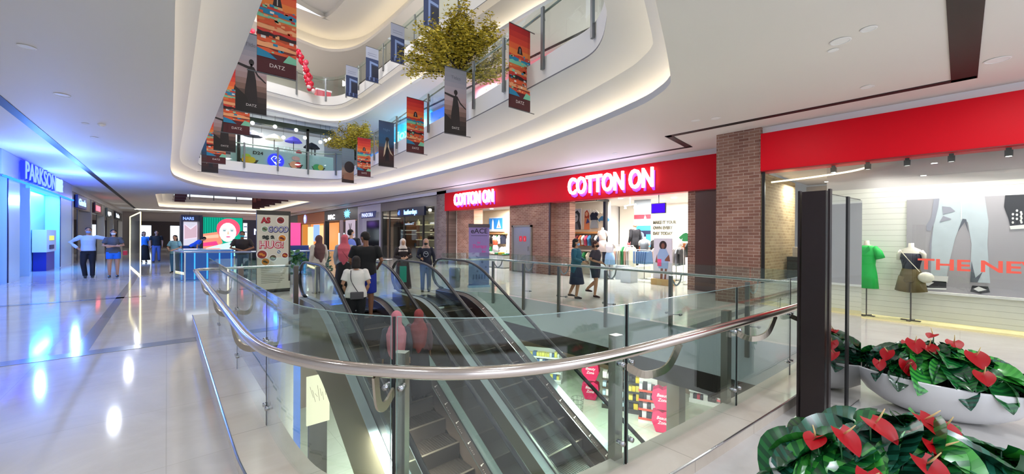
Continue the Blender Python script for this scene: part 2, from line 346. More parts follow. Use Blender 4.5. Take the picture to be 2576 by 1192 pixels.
f = MB(); f.sheet([(-6, -5), (24, -5), (24, 60), (-6, 60)], [offset(B1, .22), offset(B2, .22)], 5.2); f.sheet([(-6, -5), (24, -5), (24, 60), (-6, 60)], [offset(A1, .42), offset(A2, .42)], 4.9)
struct(f.build('floor_upper', floorm('#d8d3cc', '#cdc6bd', .15)))
Z2 = 8.42
c = MB(); c.sheet([(-6, -5), (24, -5), (24, 60), (-6, 60)], [A3], Z2); struct(c.build('ceiling_upper', WHITE))
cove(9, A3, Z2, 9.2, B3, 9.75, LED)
f = MB(); f.sheet([(-6, -5), (24, -5), (24, 60), (-6, 60)], [offset(B3, .22)], 9.6); f.sheet([(-6, -5), (24, -5), (24, 60), (-6, 60)], [offset(A3, .42)], 9.25)
struct(f.build('floor_top', floorm('#d8d3cc', '#cdc6bd', .15)))
# top ceiling: cove, raised coffer with an inner step and a dark roof opening
Z3 = 12.75
c = MB(); c.sheet([(-6, -5), (24, -5), (24, 60), (-6, 60)], [A4], Z3); c.band(A4, Z3, Z3+.16); T = offset(A4, .5); c.band(A4, Z3+.16, Z3+.06, loop2=T); c.band(T, Z3+.06, 13.7)
c.sheet(T, [offset(A4, -1.9)], 13.7); c.band(offset(A4, -1.9), 13.7, 13.95); c.sheet(offset(A4, -1.9), [], 13.95)
struct(c.build('ceiling_top', WHITE, smooth='auto'))
e = MB(); e.tube([(x, y, Z3+.1) for x, y in offset(A4, .22)], .03, 6, closed=True); struct(e.build('trim_11', emis('#ffeabf', 15.0)))
e = MB(); e.box(3.2, 6.35, 14.0, 14.12, 11.05, 13.9); tag(e.build('hanging_screen', mat('#0f0d0e', .3)), 'large black screen hanging high in the atrium at the top of the photo', 'screen')

# black slots in the ground ceiling
b = MB(); z0, z1 = ZC-.012, ZC+.02
b.box(-2.52, -2.34, -5, 60, z0, z1); b.box(11.12, 11.24, 5.05, 55, z0, z1); b.box(9.55, 9.7, -.15, 4.98, z0, z1)
b.prism([(9.55, 4.83), (11.24, 5.05), (11.24, 5.22), (9.55, 5.0)], z0, z1); b.box(3, 9.7, -.16, .12, z0, z1)
struct(b.build('trim_12', mat('#120d0c', .5)))

# --------- walls ---------
w = MB(); w.box(-6, 24, 64, 64.2, 0, ZC); struct(w.build('wall_far', mat('#c9c2bb', .6)))
# upper storeys walls
w = MB(); w.box(-6, -5.8, -5, 60, ZC, 14, mi=0); w.box(12.6, 12.8, -5, 60, 5.2, Z2, mi=0); w.box(12.6, 12.8, -5, 60, 9.6, Z3, mi=0); w.box(-6, 24, 31, 31.2, 5.2, Z2, mi=0); w.box(-6, 24, 31, 31.2, 9.6, Z3, mi=0)
struct(w.build('wall_upper', WHITE))
# ================= balustrades =================
GL = glassm('#f1f8f5', 1.1)
def along(path, t):
    L = [0]
    for a, b in zip(path, path[1:]): L.append(L[-1]+(Vector(b)-Vector(a)).length)
    t = max(0, min(L[-1], t))
    for i in range(len(path)-1):
        if t <= L[i+1]+1e-9:
            q = (t-L[i])/max(1e-9, L[i+1]-L[i]); a, b = Vector(path[i]), Vector(path[i+1]); return a.lerp(b, q), (b-a).normalized()
    return Vector(path[-1]), (Vector(path[-1])-Vector(path[-2])).normalized()
def length_at(path, pt):
    best = (9e9, 0); acc = 0
    for a, b in zip(path, path[1:]):
        a, b = Vector(a), Vector(b); d = (b-a); q = max(0, min(1, (Vector(pt)-a).dot(d)/max(1e-9, d.length_squared))); e = (a+d*q-Vector(pt)).length
        if e < best[0]: best = (e, acc+d.length*q)
        acc += d.length
    return best[1]
def rod(p, q, r, n=8): return ([p, q], r, n)
nb = thing('glass_balustrade', 'curved glass balustrade with fat round steel handrail wrapping the near end of the escalator opening', 'railing', (0, 0, 0))
h = MB(); h.tube([(x, y, .92) for x, y in RAILS]+[(6.95, 1.0, .92)], .033, 14); h.build('handrail', mat('#d3c8c0', .16, 1.0), nb, True)
JN = [(.67, 9.35), (.67, 7.4), (.67, 5.35), (.67, 3.62), (1.2, 2.27), (2.3, 1.47), (3.85, 1.34), (5.16, 1.25), (6.6, 1.18)]
GP = [tuple(g) for g in GLASS]; JT = [length_at(GP, j) for j in JN]
for a, b in zip(JT, JT[1:]):
    n = max(2, int((b-a)/.12)); pts = [tuple(along(GP, a+.018+(b-a-.036)*i/n)[0]) for i in range(n+1)]
    g = MB(); g.prism([*offset(pts, .006, False), *reversed(offset(pts, -.006, False))], .07, 1.15); gp_ = g.build('glass_panel', GL, nb)
    e = MB(); e.tube([(x, y, 1.151) for x, y in pts], .003, 4)
    for q in (pts[0], pts[-1]): e.tube([(*q, .09), (*q, 1.15)], .0025, 4)
    e.build('glass_edge', mat('#8fa8a2', .1, spec=1), gp_)
for i, t in enumerate(JT[1:-1]):
    p, d = along(GP, t); n = Vector((d.y, -d.x))          # n points outward (towards the walkway)
    k = MB(); k.tube([(p.x, p.y, .07), (p.x, p.y, 1.15)], .009, 4); k.build('joint_seal', BLACK, nb)
    for s_ in (-1, 1):
        for z in (.24, .76):
            fx = MB(); c = p+d*.045*s_; fx.tube([(c.x-n.x*.03, c.y-n.y*.03, z), (c.x+n.x*.022, c.y+n.y*.022, z)], .017, 10)
            fx.build('glass_clamp', STEEL, nb, True)
    if i in (3, 4, 5):
        # stainless post on the opening side
        c = p-n*.09; m = Matrix.Translation((c.x, c.y, 0)) @ Matrix.Rotation(math.atan2(d.y, d.x), 4, 'Z')
        po = MB(m); po.box(-.038, .038, -.03, .03, -.35, .93); po.build('post', mat('#a8a69f', .25, 1.0), nb)
    sgn = -1 if i < 3 else (0 if i == 3 else 1)
    base = p+n*.0; rp, rd = along([tuple(x) for x in RAILS], length_at([tuple(x) for x in RAILS], (p.x, p.y))+sgn*.3)
    P = [Vector((base.x, base.y, .74)), Vector((*(base+n*.1+d*sgn*.06), .70)), Vector((*(base+n*.17+d*sgn*.2), .74)), Vector((rp.x, rp.y, .89))]
    br = MB(); br.tube(smooth_loop([tuple(q) for q in P], False, 6), .009, 4, ry=.034); br.build('rail_bracket', mat('#b5ab9c', .25, 1.0), nb)

fb = thing('glass_balustrade', 'straight glass balustrade on slim steel posts along the shop side of the opening', 'railing')
rail = smooth_loop([(5.5, 9.42), (6.2, 9.4), (6.8, 9.15), (7.1, 8.6), (7.12, 7.4), (7.12, 5), (7.12, 3), (7.1, 1.6), (7.02, 1.05)], False, 5)
h = MB(); h.tube([(x, y, .92) for x, y in rail], .027, 10); h.build('handrail', STEEL, fb, True)
YP = [8.6, 7.35, 6.15, 4.85, 3.45, 2.2, 1.35]
for i, y in enumerate(YP):
    po = MB(); po.box(6.82, 6.87, y-.03, y+.03, -.28, .9); pp_ = po.build('post', mat('#8e9090', .35, 1.0), fb)
    for dy in (-.13, .13):
        fx = MB(); fx.tube([(6.87, y, .2), (6.95, y+dy, .2)], .008, 6); fx.tube([(6.93, y+dy, .2), (6.985, y+dy, .2)], .022, 10)
        fx.build('glass_clamp', STEEL_D, pp_, True)
    br = MB(); br.tube(smooth_loop([(6.87, y, .86), (6.97, y-.03, .72), (7.07, y-.06, .78), (7.12, y-.06, .9)], False, 5), .008, 4, ry=.02); br.build('rail_bracket', STEEL_D, pp_)
for a, b in zip(YP, YP[1:]):
    g = MB(); g.box(6.955, 6.967, b+.015, a-.015, .02, 1.12); g.build('glass_panel', GL, fb)
c = MB(); pts = smooth_loop([(5.6, 9.27), (6.2, 9.25), (6.7, 9.05), (6.93, 8.6)], False, 5)
c.prism([*offset(pts, .006, False), *reversed(offset(pts, -.006, False))], .02, 1.12); c.build('glass_panel', GL, fb)

eb = thing('glass_balustrade', 'short glass balustrade with round rail closing the far left corner of the opening', 'railing')
rl = smooth_loop([(.40, 9.45), (.46, 9.62), (.62, 9.7), (1.2, 9.7), (2.05, 9.7)], False, 5)
h = MB(); h.tube([(x, y, .92) for x, y in rl], .028, 10); h.build('handrail', STEEL, eb, True)
for x in (1.1, 2.08):
    po = MB(); po.box(x-.045, x+.045, 9.36, 9.44, -.1, .93); po.build('post', mat('#6f625b', .35, 1.0), eb)
g = MB(); g.box(.7, 1.05, 9.46, 9.472, .02, 1.12); g.box(1.15, 2.03, 9.46, 9.472, .02, 1.12); g.build('glass_panel', GL, eb)
mbr = thing('glass_balustrade', 'narrow glass balustrade between the two escalator heads', 'railing')
g = MB(); g.box(3.72, 4.08, 9.3, 9.312, .02, 1.0); g.build('glass_panel', GL, mbr)
h = MB(); h.tube([(3.6, 9.3, 1.0), (4.2, 9.3, 1.0)], .025, 10); h.build('handrail', STEEL, mbr, True)

# ================= escalators =================
SL = math.tan(math.radians(30))
def escalator(x0, x1, yb, ytop, label):
    e = thing('escalator', label, 'escalator', (0, 0, 0))
    ybot = yb-4.8/SL; yend = ybot-1.6
    def hz(y):   # handrail height with soft breaks
        def sp(u, k=.55): return u if u > k else (0 if u < -k else (u+k)**2/(4*k))
        return 1.0-SL*(sp(yb-y)-sp(ybot-y))
    ys = []; y = ytop-.5
    while y > yend: ys.append(y); y -= .12 if (abs(y-yb) < .8 or abs(y-ybot) < .8) else .5
    ys.append(yend)
    brass = mat('#a3957c', .3, .85); deckm = mat('#a4adb0', .5, .9); brown = mat('#43322b', .4, .2); rub = mat('#17171b', .35)
    for sx, xi_ in ((x0, 1), (x1, -1)):
        # handrail loop round the newels
        path = []
        for a in range(0, 10): an = -PI/2+PI*a/9; path.append((sx, ytop-.5+.38*math.cos(an)*1.3, .62+.38*math.sin(an)))
        path += [(sx, y, hz(y)) for y in ys]
        path += [(sx, yend-.38*1.3*math.sin(PI*a/9), hz(yend)-.38+.38*math.cos(PI*a/9)) for a in range(1, 10)]
        h = MB(); h.tube(path, .04, 8, ry=.026); h.build('handrail', rub, e, True)
        # glass side under the rail
        g = MB(); prof = [(ytop-.5+.36*1.3*math.cos(-PI/2+PI*a/9), .62+.36*math.sin(-PI/2+PI*a/9)) for a in range(10)]+[(y, hz(y)-.02) for y in ys]
        low = [(y, hz(y)-.8) for y in reversed(ys)]
        poly = prof+low
        tr = tessellate_polygon([[Vector((a, b, 0)) for a, b in poly]]); n = len(poly)
        for dx in (-.006, .006): g.add([(sx+dx, a, b) for a, b in poly], [tuple(t) for t in tr])
        g.build('glass_side', glassm('#eef6f2', 1.0), e)
        # outer steel deck
        d = MB(); o1 = sx-xi_*.15
        full = [ytop-.35]+ys
        xa, xb = sorted((o1, sx-xi_*.01))
        for a, b in zip(full, full[1:]):
            za, zb = hz(a)-.775, hz(b)-.775
            d.add([(xa, a, za), (xb, a, za), (xb, b, zb), (xa, b, zb)], [(0, 1, 2, 3)])
        d.build('outer_deck', deckm, e, True)
        # inner brown deck with printed figures and thin steel lines
        xc, xd = sx+xi_*.01, sx+xi_*.11
        b_ = MB()
        for a, b in zip(full, full[1:]):
            za, zb = hz(a)-.775, hz(b)-.775
            b_.add([(xc, a, za), (xd, a, za-.05), (xd, b, zb-.05), (xc, b, zb)], [(0, 1, 2, 3)], 0)
            b_.add([(xd, a, za-.05), (xd, a, za-.33), (xd, b, zb-.33), (xd, b, zb-.05)], [(0, 1, 2, 3)], 0)
        b_.tube([(xd, y, hz(y)-.82) for y in full], .006, 4, mi=1); b_.tube([(sx+xi_*.008, y, hz(y)-.775) for y in full], .012, 4, mi=2)
        b_.build('skirt_panel', [brown, STEEL, BLACK], e)
        if xi_ == -1:
            pm = MB(); y = yb-.4; k = 0
            while y > 1.2:
                z = hz(y)-.775-.02; xm = (xc+xd)/2
                up = Vector((0, math.cos(math.radians(30)), math.sin(math.radians(30)))); cc = Vector((xm, y, z+.006)); lx = Vector((-xi_, 0, .45)).normalized()
                def T(u, v): q = cc+lx*u+up*v; return (q.x, q.y, q.z)
                pm.add([T(.022+.008*math.cos(a*PI/4), .008*math.sin(a*PI/4)) for a in range(8)], [tuple(range(8))])
                pm.add([T(-.022, -.014), T(.01, -.005), T(.01, .005), T(-.022, .014)], [(0, 1, 2, 3)])
                for j in range(5): pm.add([T(-.028, -.06-j*.03), T(-.016-(j % 2)*.006, -.06-j*.03), T(-.016-(j % 2)*.006, -.066-j*.03), T(-.028, -.066-j*.03)], [(0, 1, 2, 3)])
                y -= .33; k += 1
            pm.build('printed_figures', mat('#ecd8cc', .6), e)
        # truss cladding
        t = MB(); ss = [ytop-.35]+ys; xx = o1
        for a, b in zip(ss, ss[1:]):
            za, zb = hz(a)-.775, hz(b)-.775
            la, lb = min(-.05, hz(a)-1.0)-.95, min(-.05, hz(b)-1.0)-.95
            la = max(la, -4.8+.01); lb = max(lb, -4.8+.01)
            t.add([(xx, a, za), (xx, b, zb), (xx, b, lb), (xx, a, la)], [(0, 1, 2, 3)])
        t.build('side_cladding', brass, e)
    u = MB(); ss = [ytop-.35]+ys
    for a, b in zip(ss, ss[1:]):
        la, lb = [max(min(-.05, hz(q)-1.0)-.95, -4.79) for q in (a, b)]
        u.add([(x0-.15, a, la), (x1+.15, a, la), (x1+.15, b, lb), (x0-.15, b, lb)], [(0, 3, 2, 1)])
    u.build('underside_panel', brass, e)
    # floor plate and steps
    p = MB(); p.box(x0+.11, x1-.11, yb+.35, ytop+.1, -.02, .012, 0)
    for k in range(12): p.box(x0+.2, x1-.2, yb+.5+k*.1, yb+.53+k*.1, .012, .016, 1)
    p.build('floor_plate', [mat('#5f6a74', .25, .9), mat('#33383d', .4, .8)], e)
    n = 0; d = .4; y = yb+.35
    stepm = [mat('#30241f', .55, .2), mat('#857468', .4, .5)]
    proto = None
    while y > 0.9:
        def zt(q): return min(0, max(-4.8, hz(q)-1.0))
        z = zt(y-d/2-.1)
        if proto is None:
            m = MB(); m.box(x0+.12, x1-.12, -d, 0, -.012, 0, 0)
            m.box(x0+.12, x1-.12, -d-.012, -d, -.235, 0, 0); m.box(x0+.12, x1-.12, -d-.014, -d+.02, -.004, .004, 1)
            w_ = (x1-x0-.24)/24
            for k in range(24): m.box(x0+.12+k*w_, x0+.12+(k+.45)*w_, -d+.02, 0, 0, .006, 0)
            proto = m.build('step', stepm, e); proto.location = (0, y, z)
        else:
            o = proto.copy(); COL.objects.link(o); o.parent = e; o.location = (0, y, z)
        y -= d; n += 1
    return e, hz
EA, HZA = escalator(2.3, 3.52, 7.95, 10.0, 'left escalator going down, people riding near its top')
EB, HZB = escalator(4.25, 5.4, 7.45, 9.4, 'right escalator going down, empty steps with printed figures on its side')
g = MB()
ys = [9.2-.25*k for k in range(34)]
for a, b in zip(ys, ys[1:]):
    za, zb = [min(-.02, HZA(q)-1.55) for q in (a, b)]
    g.add([(3.67, a, za), (4.1, a, za), (4.1, b, zb), (3.67, b, zb)], [(0, 1, 2, 3)])
g.build('infill_panel', mat('#7a6038', .3, .85), EA)
# ================= left side: department store front and shops =================
def wx(side, x, y, z):
    r = {'L': PI/2, 'R': -PI/2, 'F': 0}[side]
    return Matrix.Translation((x, y, z)) @ Matrix.Rotation(r, 4, 'Z')
PANEL = mat('#dfe6ea', .3, var=.02); XW = -3.8
w = MB()
for k, bx_ in enumerate([(-6, XW, 31, 64, 3.86, ZC), (-6, XW, 62.6, 64, 0, 3.85), (-6, XW, -5, 19.15, 0, ZC), (-6.1, -5.92, 19.2, 64, 0, ZC)]):
    w = MB(); w.box(*bx_); struct(w.build('wall_left', mat('#cfd3d6', .3)))
ps = thing('department_store', 'blue-lit department store front with tall pale panels and a lit alcove', 'shop front', (0, 0, 0))
m = MB(); m.box(-5.85, XW+.02, 19.2, 30.98, 3.4, ZC-.01); m.build('fascia', mat('#b9c6d2', .3), ps)
for y0, y1 in ((19.85, 21.3), (28.0, 30.98)):
    m = MB(); m.box(-4.6, XW, y0, y1, 0, 3.4); m.build('panel_pillar', mat('#b5d4ee', .3), ps)
    m = MB(); m.box(XW, XW+.02, y0+.02, y0+.1, .02, 3.4); m.build('dark_joint', mat('#15204a', .4), ps)
m = MB(); m.box(-4.35, -4.25, 23.0, 28.0, 0, 3.4); m.box(-4.35, -3.85, 22.9, 23.0, 0, 3.4); m.build('alcove_wall', mat('#a8d0f2', .35), ps)
m = MB(); m.box(-4.6, -3.85, 19.22, 19.4, 0, 3.4); m.build('blue_side_panel', emis('#2a6cff', 1.3), ps)
m = MB(); m.box(-3.95, -3.83, 22.9, 28.0, 3.28, 3.4); m.build('blue_light_bar', emis('#2f62ff', 5), ps)
m = MB(); m.box(XW+.03, XW+.09, 19.2, 31, 3.33, 3.38); m.build('blue_light_strip', emis('#0c2eff', 16), ps)
m = MB(); m.box(-4.2, -4.0, 23.1, 27.9, 3.37, 3.39); m.build('alcove_lamp', emis('#18b0ff', 6), ps)
sg = thing('shop_sign', 'blue glowing letters PARKSON over the blue-lit store front', 'sign', (0, 0, 0))
m = MB(wx('L', XW+.1, 21.0, 3.45)); m.text('PARKSON', 0, 0, .92, 0, 0, .012, 1.2, .05, 'LEFT'); m.build('letters', [mat('#1a1fd0', .4, emit=1.2, ecol='#1b2cff')], sg)
m = MB(wx('L', XW+.165, 21.03, 3.47)); m.text('PARKSON', 0, 0, .88, 0, 0, 0, 1.25, .01, 'LEFT'); m.build('letter_faces', [emis('#5f7dff', 2.4)], sg)
m = MB(wx('L', XW+.12, 26.35, 3.55)); m.text('百盛', 0, 0, .62, 0, 0, .004, 1.0, .04, 'LEFT'); m.build('letters', [emis('#6f8bff', 3.0)], sg)
# ATM
at = thing('cash_machine', 'pale cash machine with small lit screen and dark lower half inside the blue alcove', 'cash machine', (-4.02, 26.4, 0))
m = MB(); m.box(-.2, .2, -.95, .95, .8, 1.75); m.build('upper_cabinet', mat('#cfe0ee', .35), at)
m = MB(); m.box(-.2, .17, -.8, .8, 0, .8); m.build('lower_cabinet', mat('#0f1c8a', .4), at)
m = MB(); m.box(.2, .22, -.45, .4, 1.3, 1.5); m.build('screen', emis('#c8d070', 1.2), at)
m = MB(); m.box(.2, .22, -.45, .4, .92, 1.1); m.build('keypad', mat('#1a2350', .4), at)
# inside of the store behind the opening
ins = thing('store_counter', 'dim store counter with glowing ceiling bars seen through the gap beside the alcove', 'counter', (0, 0, 0))
m = MB(); m.box(-5.6, -5.2, 21.6, 24.5, 0, 1.05); m.build('counter_body', mat('#6a5a58', .5), ins)
m = MB(); m.box(-5.88, -5.8, 21.4, 26, 1.6, 2.1); m.build('dark_band', mat('#1c1d3a', .5), ins)
for z in (2.25, 2.75): m = MB(); m.box(-5.8, -5.75, 21.4, 26, z, z+.08); m.build('light_bar', emis('#ffe9c8', 4), ins)
m = MB(); m.box(-5.84, -5.78, 21.6, 24, 1.1, 1.55); m.build('lit_shelf', emis('#6fc0e8', .9), ins)
# smaller shops along the left wall
def lshop(y0, y1, label, wallc, signc, text, scol, open_, inner, n):
    t = thing('shop_unit', label, 'shop front', (0, 0, 0))
    m = MB(); m.box(-5.9, XW, y0, y0+.5, 0, 3.85); m.build('pilaster', mat('#a9adb0', .25), t)
    m = MB(); m.box(-4.2, XW-.02, y0+.5, y1, 3.0, 3.85); m.build('fascia', mat(wallc, .3), t)
    m = MB(); m.box(-5.4, -5.3, y0+.5, y1, 0, 3.0); m.build('back_wall', mat(inner, .5), t)
    m = MB(); m.box(-5.28, -5.2, y0+1, y1-1, 2.35, 2.45); m.box(-5.28, -5.2, y0+1, y1-1, 1.75, 1.82); m.build('shelf_light', emis('#fff0d0', 4), t)
    m = MB(); m.box(-3.95, -3.9, y0+.55, y0+(y1-y0)*open_, 0, 3.0); m.build('window_pane', glassm('#cfd9dd', 1.6), t)
    m = MB(); m.box(-4.02, -3.88, y0+(y1-y0)*open_, y0+(y1-y0)*open_+.2, 0, 3.0); m.build('mullion', mat('#2a2628', .4), t)
    s = thing('shop_sign', text[1], 'sign', (0, 0, 0))
    m = MB(); m.box(-3.78, -3.68, y0+.8, y0+.8+text[2], 3.05, 3.75); m.build('sign_board', mat(signc, .4, emit=.4), s)
    m = MB(wx('L', -3.66, y0+1.0, 3.2)); m.text(text[0], 0, 0, .5, 0, 0, .01, text[3], .01, 'LEFT'); m.build('letters', emis(scol, 3), s)
lshop(31.2, 38.2, 'left shop front beside the blue store with a reddish brown inner wall', '#40373a', '#10206a', ('Giorda', 'round blue lit sign on the first left shop past the store', 3.2, 1.7), '#7fb0ff', .35, '#7a3b30', 0)
lshop(38.2, 45.5, 'left shop front under the small red sign', '#7c7f80', '#2a0a10', ('HABIB', 'small red and white lit sign on the second left shop', 3.6, 1.6), '#ff5a6a', .5, '#2d2829', 1)
lshop(45.5, 52.5, 'left shop front with dark opening under a white lit sign', '#8a8d8e', '#40484c', ('ogawa', 'white lit sign on the third left shop', 4, 1.8), '#ffffff', .4, '#1b191b', 2)
lshop(52.5, 62.5, 'farthest left shop front with a blue window glow', '#77797c', '#222222', ('Timeless', 'far pale sign on the last left shop', 5, 1.8), '#cfe4ff', .6, '#5a6270', 3)
# LED-lit mirror frame standing on the walkway
fr = thing('light_frame', 'tall glowing light frame around a dark mirror pane on the left walkway', 'display frame', (-1.0, 23.4, 0))
m = MB(); fe = emis('#fff3b0', 3.2)
m.box(-.9, -.83, -3.0, -2.93, .02, 2.45); m.box(.2, .27, -3.0, -2.93, .02, 2.45) if False else None
m = MB(); m.tube([(.25, -3, .03), (.25, -3, 2.42), (-.35, 3.2, 2.42), (-.35, 3.2, .03)], .022, 4, closed=True); m.build('light_tube', fe, fr)
m = MB(); m.add([(.25, -3, .06), (.25, -3, 2.4), (-.35, 3.2, 2.4), (-.35, 3.2, .06)], [(0, 1, 2, 3)]); m.build('mirror_pane', mat('#6d6a52', .08, .9), fr)

# ================= hall middle: kiosks and signs =================
# tall menu sign AS GOOD as a HUG!
sg = thing('menu_sign', 'tall cream standing sign reading AS GOOD as a HUG! with food pictures', 'sign', (2.22, 12.5, 0), .02)
m = MB(); m.box(-.41, .41, 0, .05, .06, 2.26); m.build('sign_board', mat('#3a352e', .5), sg)
m = MB(); m.box(-.4, .36, -.004, 0, .3, 2.14); m.box(-.4, .4, -.004, 0, .1, .3); m.build('poster', mat('#d6d0bd', .6), sg)
m = MB(); m.box(-.41, .41, .05, .3, 0, .06); m.build('foot', mat('#2a2725', .5), sg)
for i, (txt, x, z, s, c, c2, sx) in enumerate([('AS', -.2, 1.93, .2, '#c8283a', '#8a1020', .9), ('GOOD', .1, 1.68, .22, '#d9d6f0', '#22265e', .72), ('as a', -.14, 1.48, .2, '#2c3430', '#2c3430', .9), ('HUG!', -.06, 1.24, .27, '#f4dfe0', '#c22340', .9)]):
    m = MB(); m.text(txt, x+.006, z-.008, s, .006, 0, .016, sx); m.text(txt, x, z, s, .01, 1, -.001, sx); m.build('lettering', [mat(c2, .6), mat(c, .6)], sg)
FOODM = [mat('#eeeae0', .6), mat('#8c2a24', .6), mat('#5e1a1a', .6), mat('#d3842c', .6), mat('#54462c', .6), mat('#7f9a7c', .6), mat('#3f6a90', .6)]
for cx, cz, r, c1, c2 in [(.16, 2.0, .09, 1, 2), (.2, 1.5, .09, 3, 2), (-.28, 1.06, .11, 1, 3), (-.02, .96, .08, 4, 5), (.27, 1.02, .07, 1, 3), (-.2, .86, .09, 3, 4), (-.22, 1.75, .07, 5, 4), (.12, 1.12, .045, 6, 0)]:
    fd = MB(); fd.disc(cx, cz, r*1.25, .006, 0); fd.disc(cx, cz, r, .009, c1); fd.disc(cx-r*.25, cz+r*.1, r*.45, .012, c2, ry=r*.3); fd.disc(cx+r*.3, cz-r*.2, r*.35, .012, c2, ry=r*.25)
    fd.build('food_picture', FOODM, sg)
m = MB()
for k in range(9): m.rect(-.3, .26-.05*(k % 3), .66-k*.048, .675-k*.048, .006)
m.build('small_print', mat('#8b8877', .6), sg)
# glass barrier with the guard
gb = thing('glass_balustrade', 'far glass balustrade the guard leans on behind the menu sign', 'railing', (0, 0, 0))
m = MB(); m.tube([(.2, 18.6, 1.0), (.45, 17.0, 1.0), (2.2, 16.2, 1.0), (5.6, 15.9, 1.0)], .03, 8); m.build('handrail', mat('#aeb6d0', .25, 1.0), gb)
pl = [(.2, 18.6), (.45, 17.0), (2.2, 16.2), (3.9, 16.05), (5.6, 15.9)]
for a, b in zip(pl, pl[1:]):
    m = MB(); m.prism([a, b, (b[0], b[1]+.012), (a[0], a[1]+.012)], .02, .97); m.build('glass_panel', glassm('#dff0ee', 1), gb)
for x, y in pl: m = MB(); m.box(x-.02, x+.02, y-.02, y+.02, 0, .99); m.build('post', STEEL, gb)
# blue glass counter
bc = thing('glass_counter', 'glowing blue glass counter at the left end of the far balustrade', 'counter', (1.1, 18.4, 0))
m = MB(); m.box(-.75, .75, -.75, .75, .02, 1.02); m.build('counter_body', mat('#0f4fa0', .12, spec=.9, emit=.35, ecol='#0a55c8'), bc)
for k in range(5): m = MB(); m.box(-.74+k*.35, -.70+k*.35, -.77, -.755, .02, 1.0); m.build('edge_line', emis('#49b4ff', 1.3), bc)
m = MB(); m.box(-.8, .8, -.8, .8, 1.02, 1.06); m.build('counter_top', mat('#a9d4f0', .1), bc)
# bushy plant by the sign
def bush(name, label, loc, r, h, col, n=120, seed=1):
    rnd = random.Random(seed); t = thing(name, label, 'plant', loc)
    m = MB(); m.lathe([(.13, 0), (.17, .3), (.15, .3), (.14, .26)], n=14); m.build('pot', mat('#d8d4ce', .5), t, True)
    m = MB()
    for i in range(n):
        a = rnd.uniform(0, 2*PI); b = rnd.uniform(0, PI/2); c = Vector((math.cos(a)*math.cos(b)*r, math.sin(a)*math.cos(b)*r, .3+math.sin(b)*h))*rnd.uniform(.75, 1)
        M_ = Matrix.Translation(c) @ Matrix.Rotation(a, 4, 'Z') @ Matrix.Rotation(rnd.uniform(-1, 1), 4, 'X') @ Matrix.Rotation(rnd.uniform(-1, .5), 4, 'Y')
        l = r*.5; v = [M_ @ Vector(q) for q in ((0, 0, 0), (l*.5, l*.3, .01), (l, 0, 0), (l*.5, -l*.3, .01))]; m.add(v, [(0, 1, 2, 3)])
    m.build('foliage', mat(col, .5), t); return t
bush('potted_plant', 'leafy green potted plant right of the tall menu sign', (3.1, 14.2, 0), .42, .75, '#2f6b3a', 160)
bush('potted_plant', 'small green potted plant between the two hijab-wearing women in the queue', (4.2, 15.2, 0), .3, .8, '#24503a', 120, 2)
# cosmetics kiosk with the LED screen
kb = thing('cosmetics_kiosk', 'dark cosmetics kiosk with big LED portrait screen in the middle of the hall', 'kiosk', (0, 29, 0))
m = MB(); m.box(.6, 1.55, .1, 4, 2.35, 2.7); m.box(.6, .7, .1, 4, 0, 2.35); m.box(1.42, 1.55, 0, 4, 0, 2.7); m.box(3.52, 5.0, .1, 4, .02, 2.5); m.build('dark_frame', mat('#1b1726', .4), kb)
m = MB(); m.box(.7, 1.42, 2.4, 2.5, 0, 2.35); m.build('lit_back_wall', mat('#e6e4f6', .5, emit=.7), kb)
m = MB(); m.box(3.52, 3.72, .02, .1, .3, 2.3); m.build('lit_shelf_column', mat('#d9e6f4', .4, emit=.9), kb)
for k in range(6): m = MB(); m.box(3.54, 3.7, -.02, .04, .45+k*.32, .5+k*.32); m.build('shelf', mat('#2a2f4a', .4), kb)
m = MB(); m.box(1.56, 3.5, .05, .2, .25, 2.62); m.build('screen_case', BLACK, kb)
sc = MB(wx('F', 0, .04, 0))
sc.rect(1.58, 3.48, .28, 2.6, 0, 0)
for k in range(9): sc.rect(1.6+k*.11, 1.66+k*.11, 1.6, 2.58, .002, 6)
sc.flat([(1.58, .7), (1.58, 1.62), (2.3, 1.75), (2.5, 1.1), (2.2, .8)], .004, 1)
sc.flat([(1.58, .9), (1.58, 1.1), (2.2, 1.2), (2.3, .95)], .006, 2); sc.flat([(1.58, 1.35), (1.58, 1.5), (2.3, 1.6), (2.3, 1.4)], .006, 7)
sc.flat([(1.58, .28), (1.58, .75), (2.2, .95), (2.9, 1.15), (3.48, .9), (3.48, .28)], .008, 3)
sc.disc(2.78, 1.95, .58, .010, 4, ry=.6); sc.disc(2.75, 1.72, .42, .012, 5, ry=.58)
sc.disc(2.58, 1.82, .075, .014, 8, ry=.035); sc.disc(2.95, 1.82, .075, .014, 8, ry=.035); sc.rect(2.5, 2.68, 1.9, 1.92, .014, 8); sc.rect(2.86, 3.04, 1.9, 1.92, .014, 8)
sc.flat([(2.76, 1.84), (2.71, 1.6), (2.82, 1.6)], .014, 7); sc.disc(2.77, 1.45, .11, .014, 2, ry=.035)
sc.build('screen_picture', [emis(c, 1.15) for c in ('#0e9a7d', '#f2866e', '#d2407e', '#bfeadf', '#f0506e', '#dff0e6', '#0b7a66', '#f6b196', '#5b7a8a')], kb)
m = MB(wx('F', .72, .06, 2.42)); m.text('NARS', .2, 0, .22, 0, 0, .005, .9, .01); m.build('letters', emis('#6f8bff', 2.2), kb)
m = MB(wx('F', 4.05, .06, 1.6)); m.text('NARS', 0, 0, .52, 0, 0, .008, 1.15, .01, 'LEFT'); m.build('letters', emis('#c9ccff', 2.6), kb)
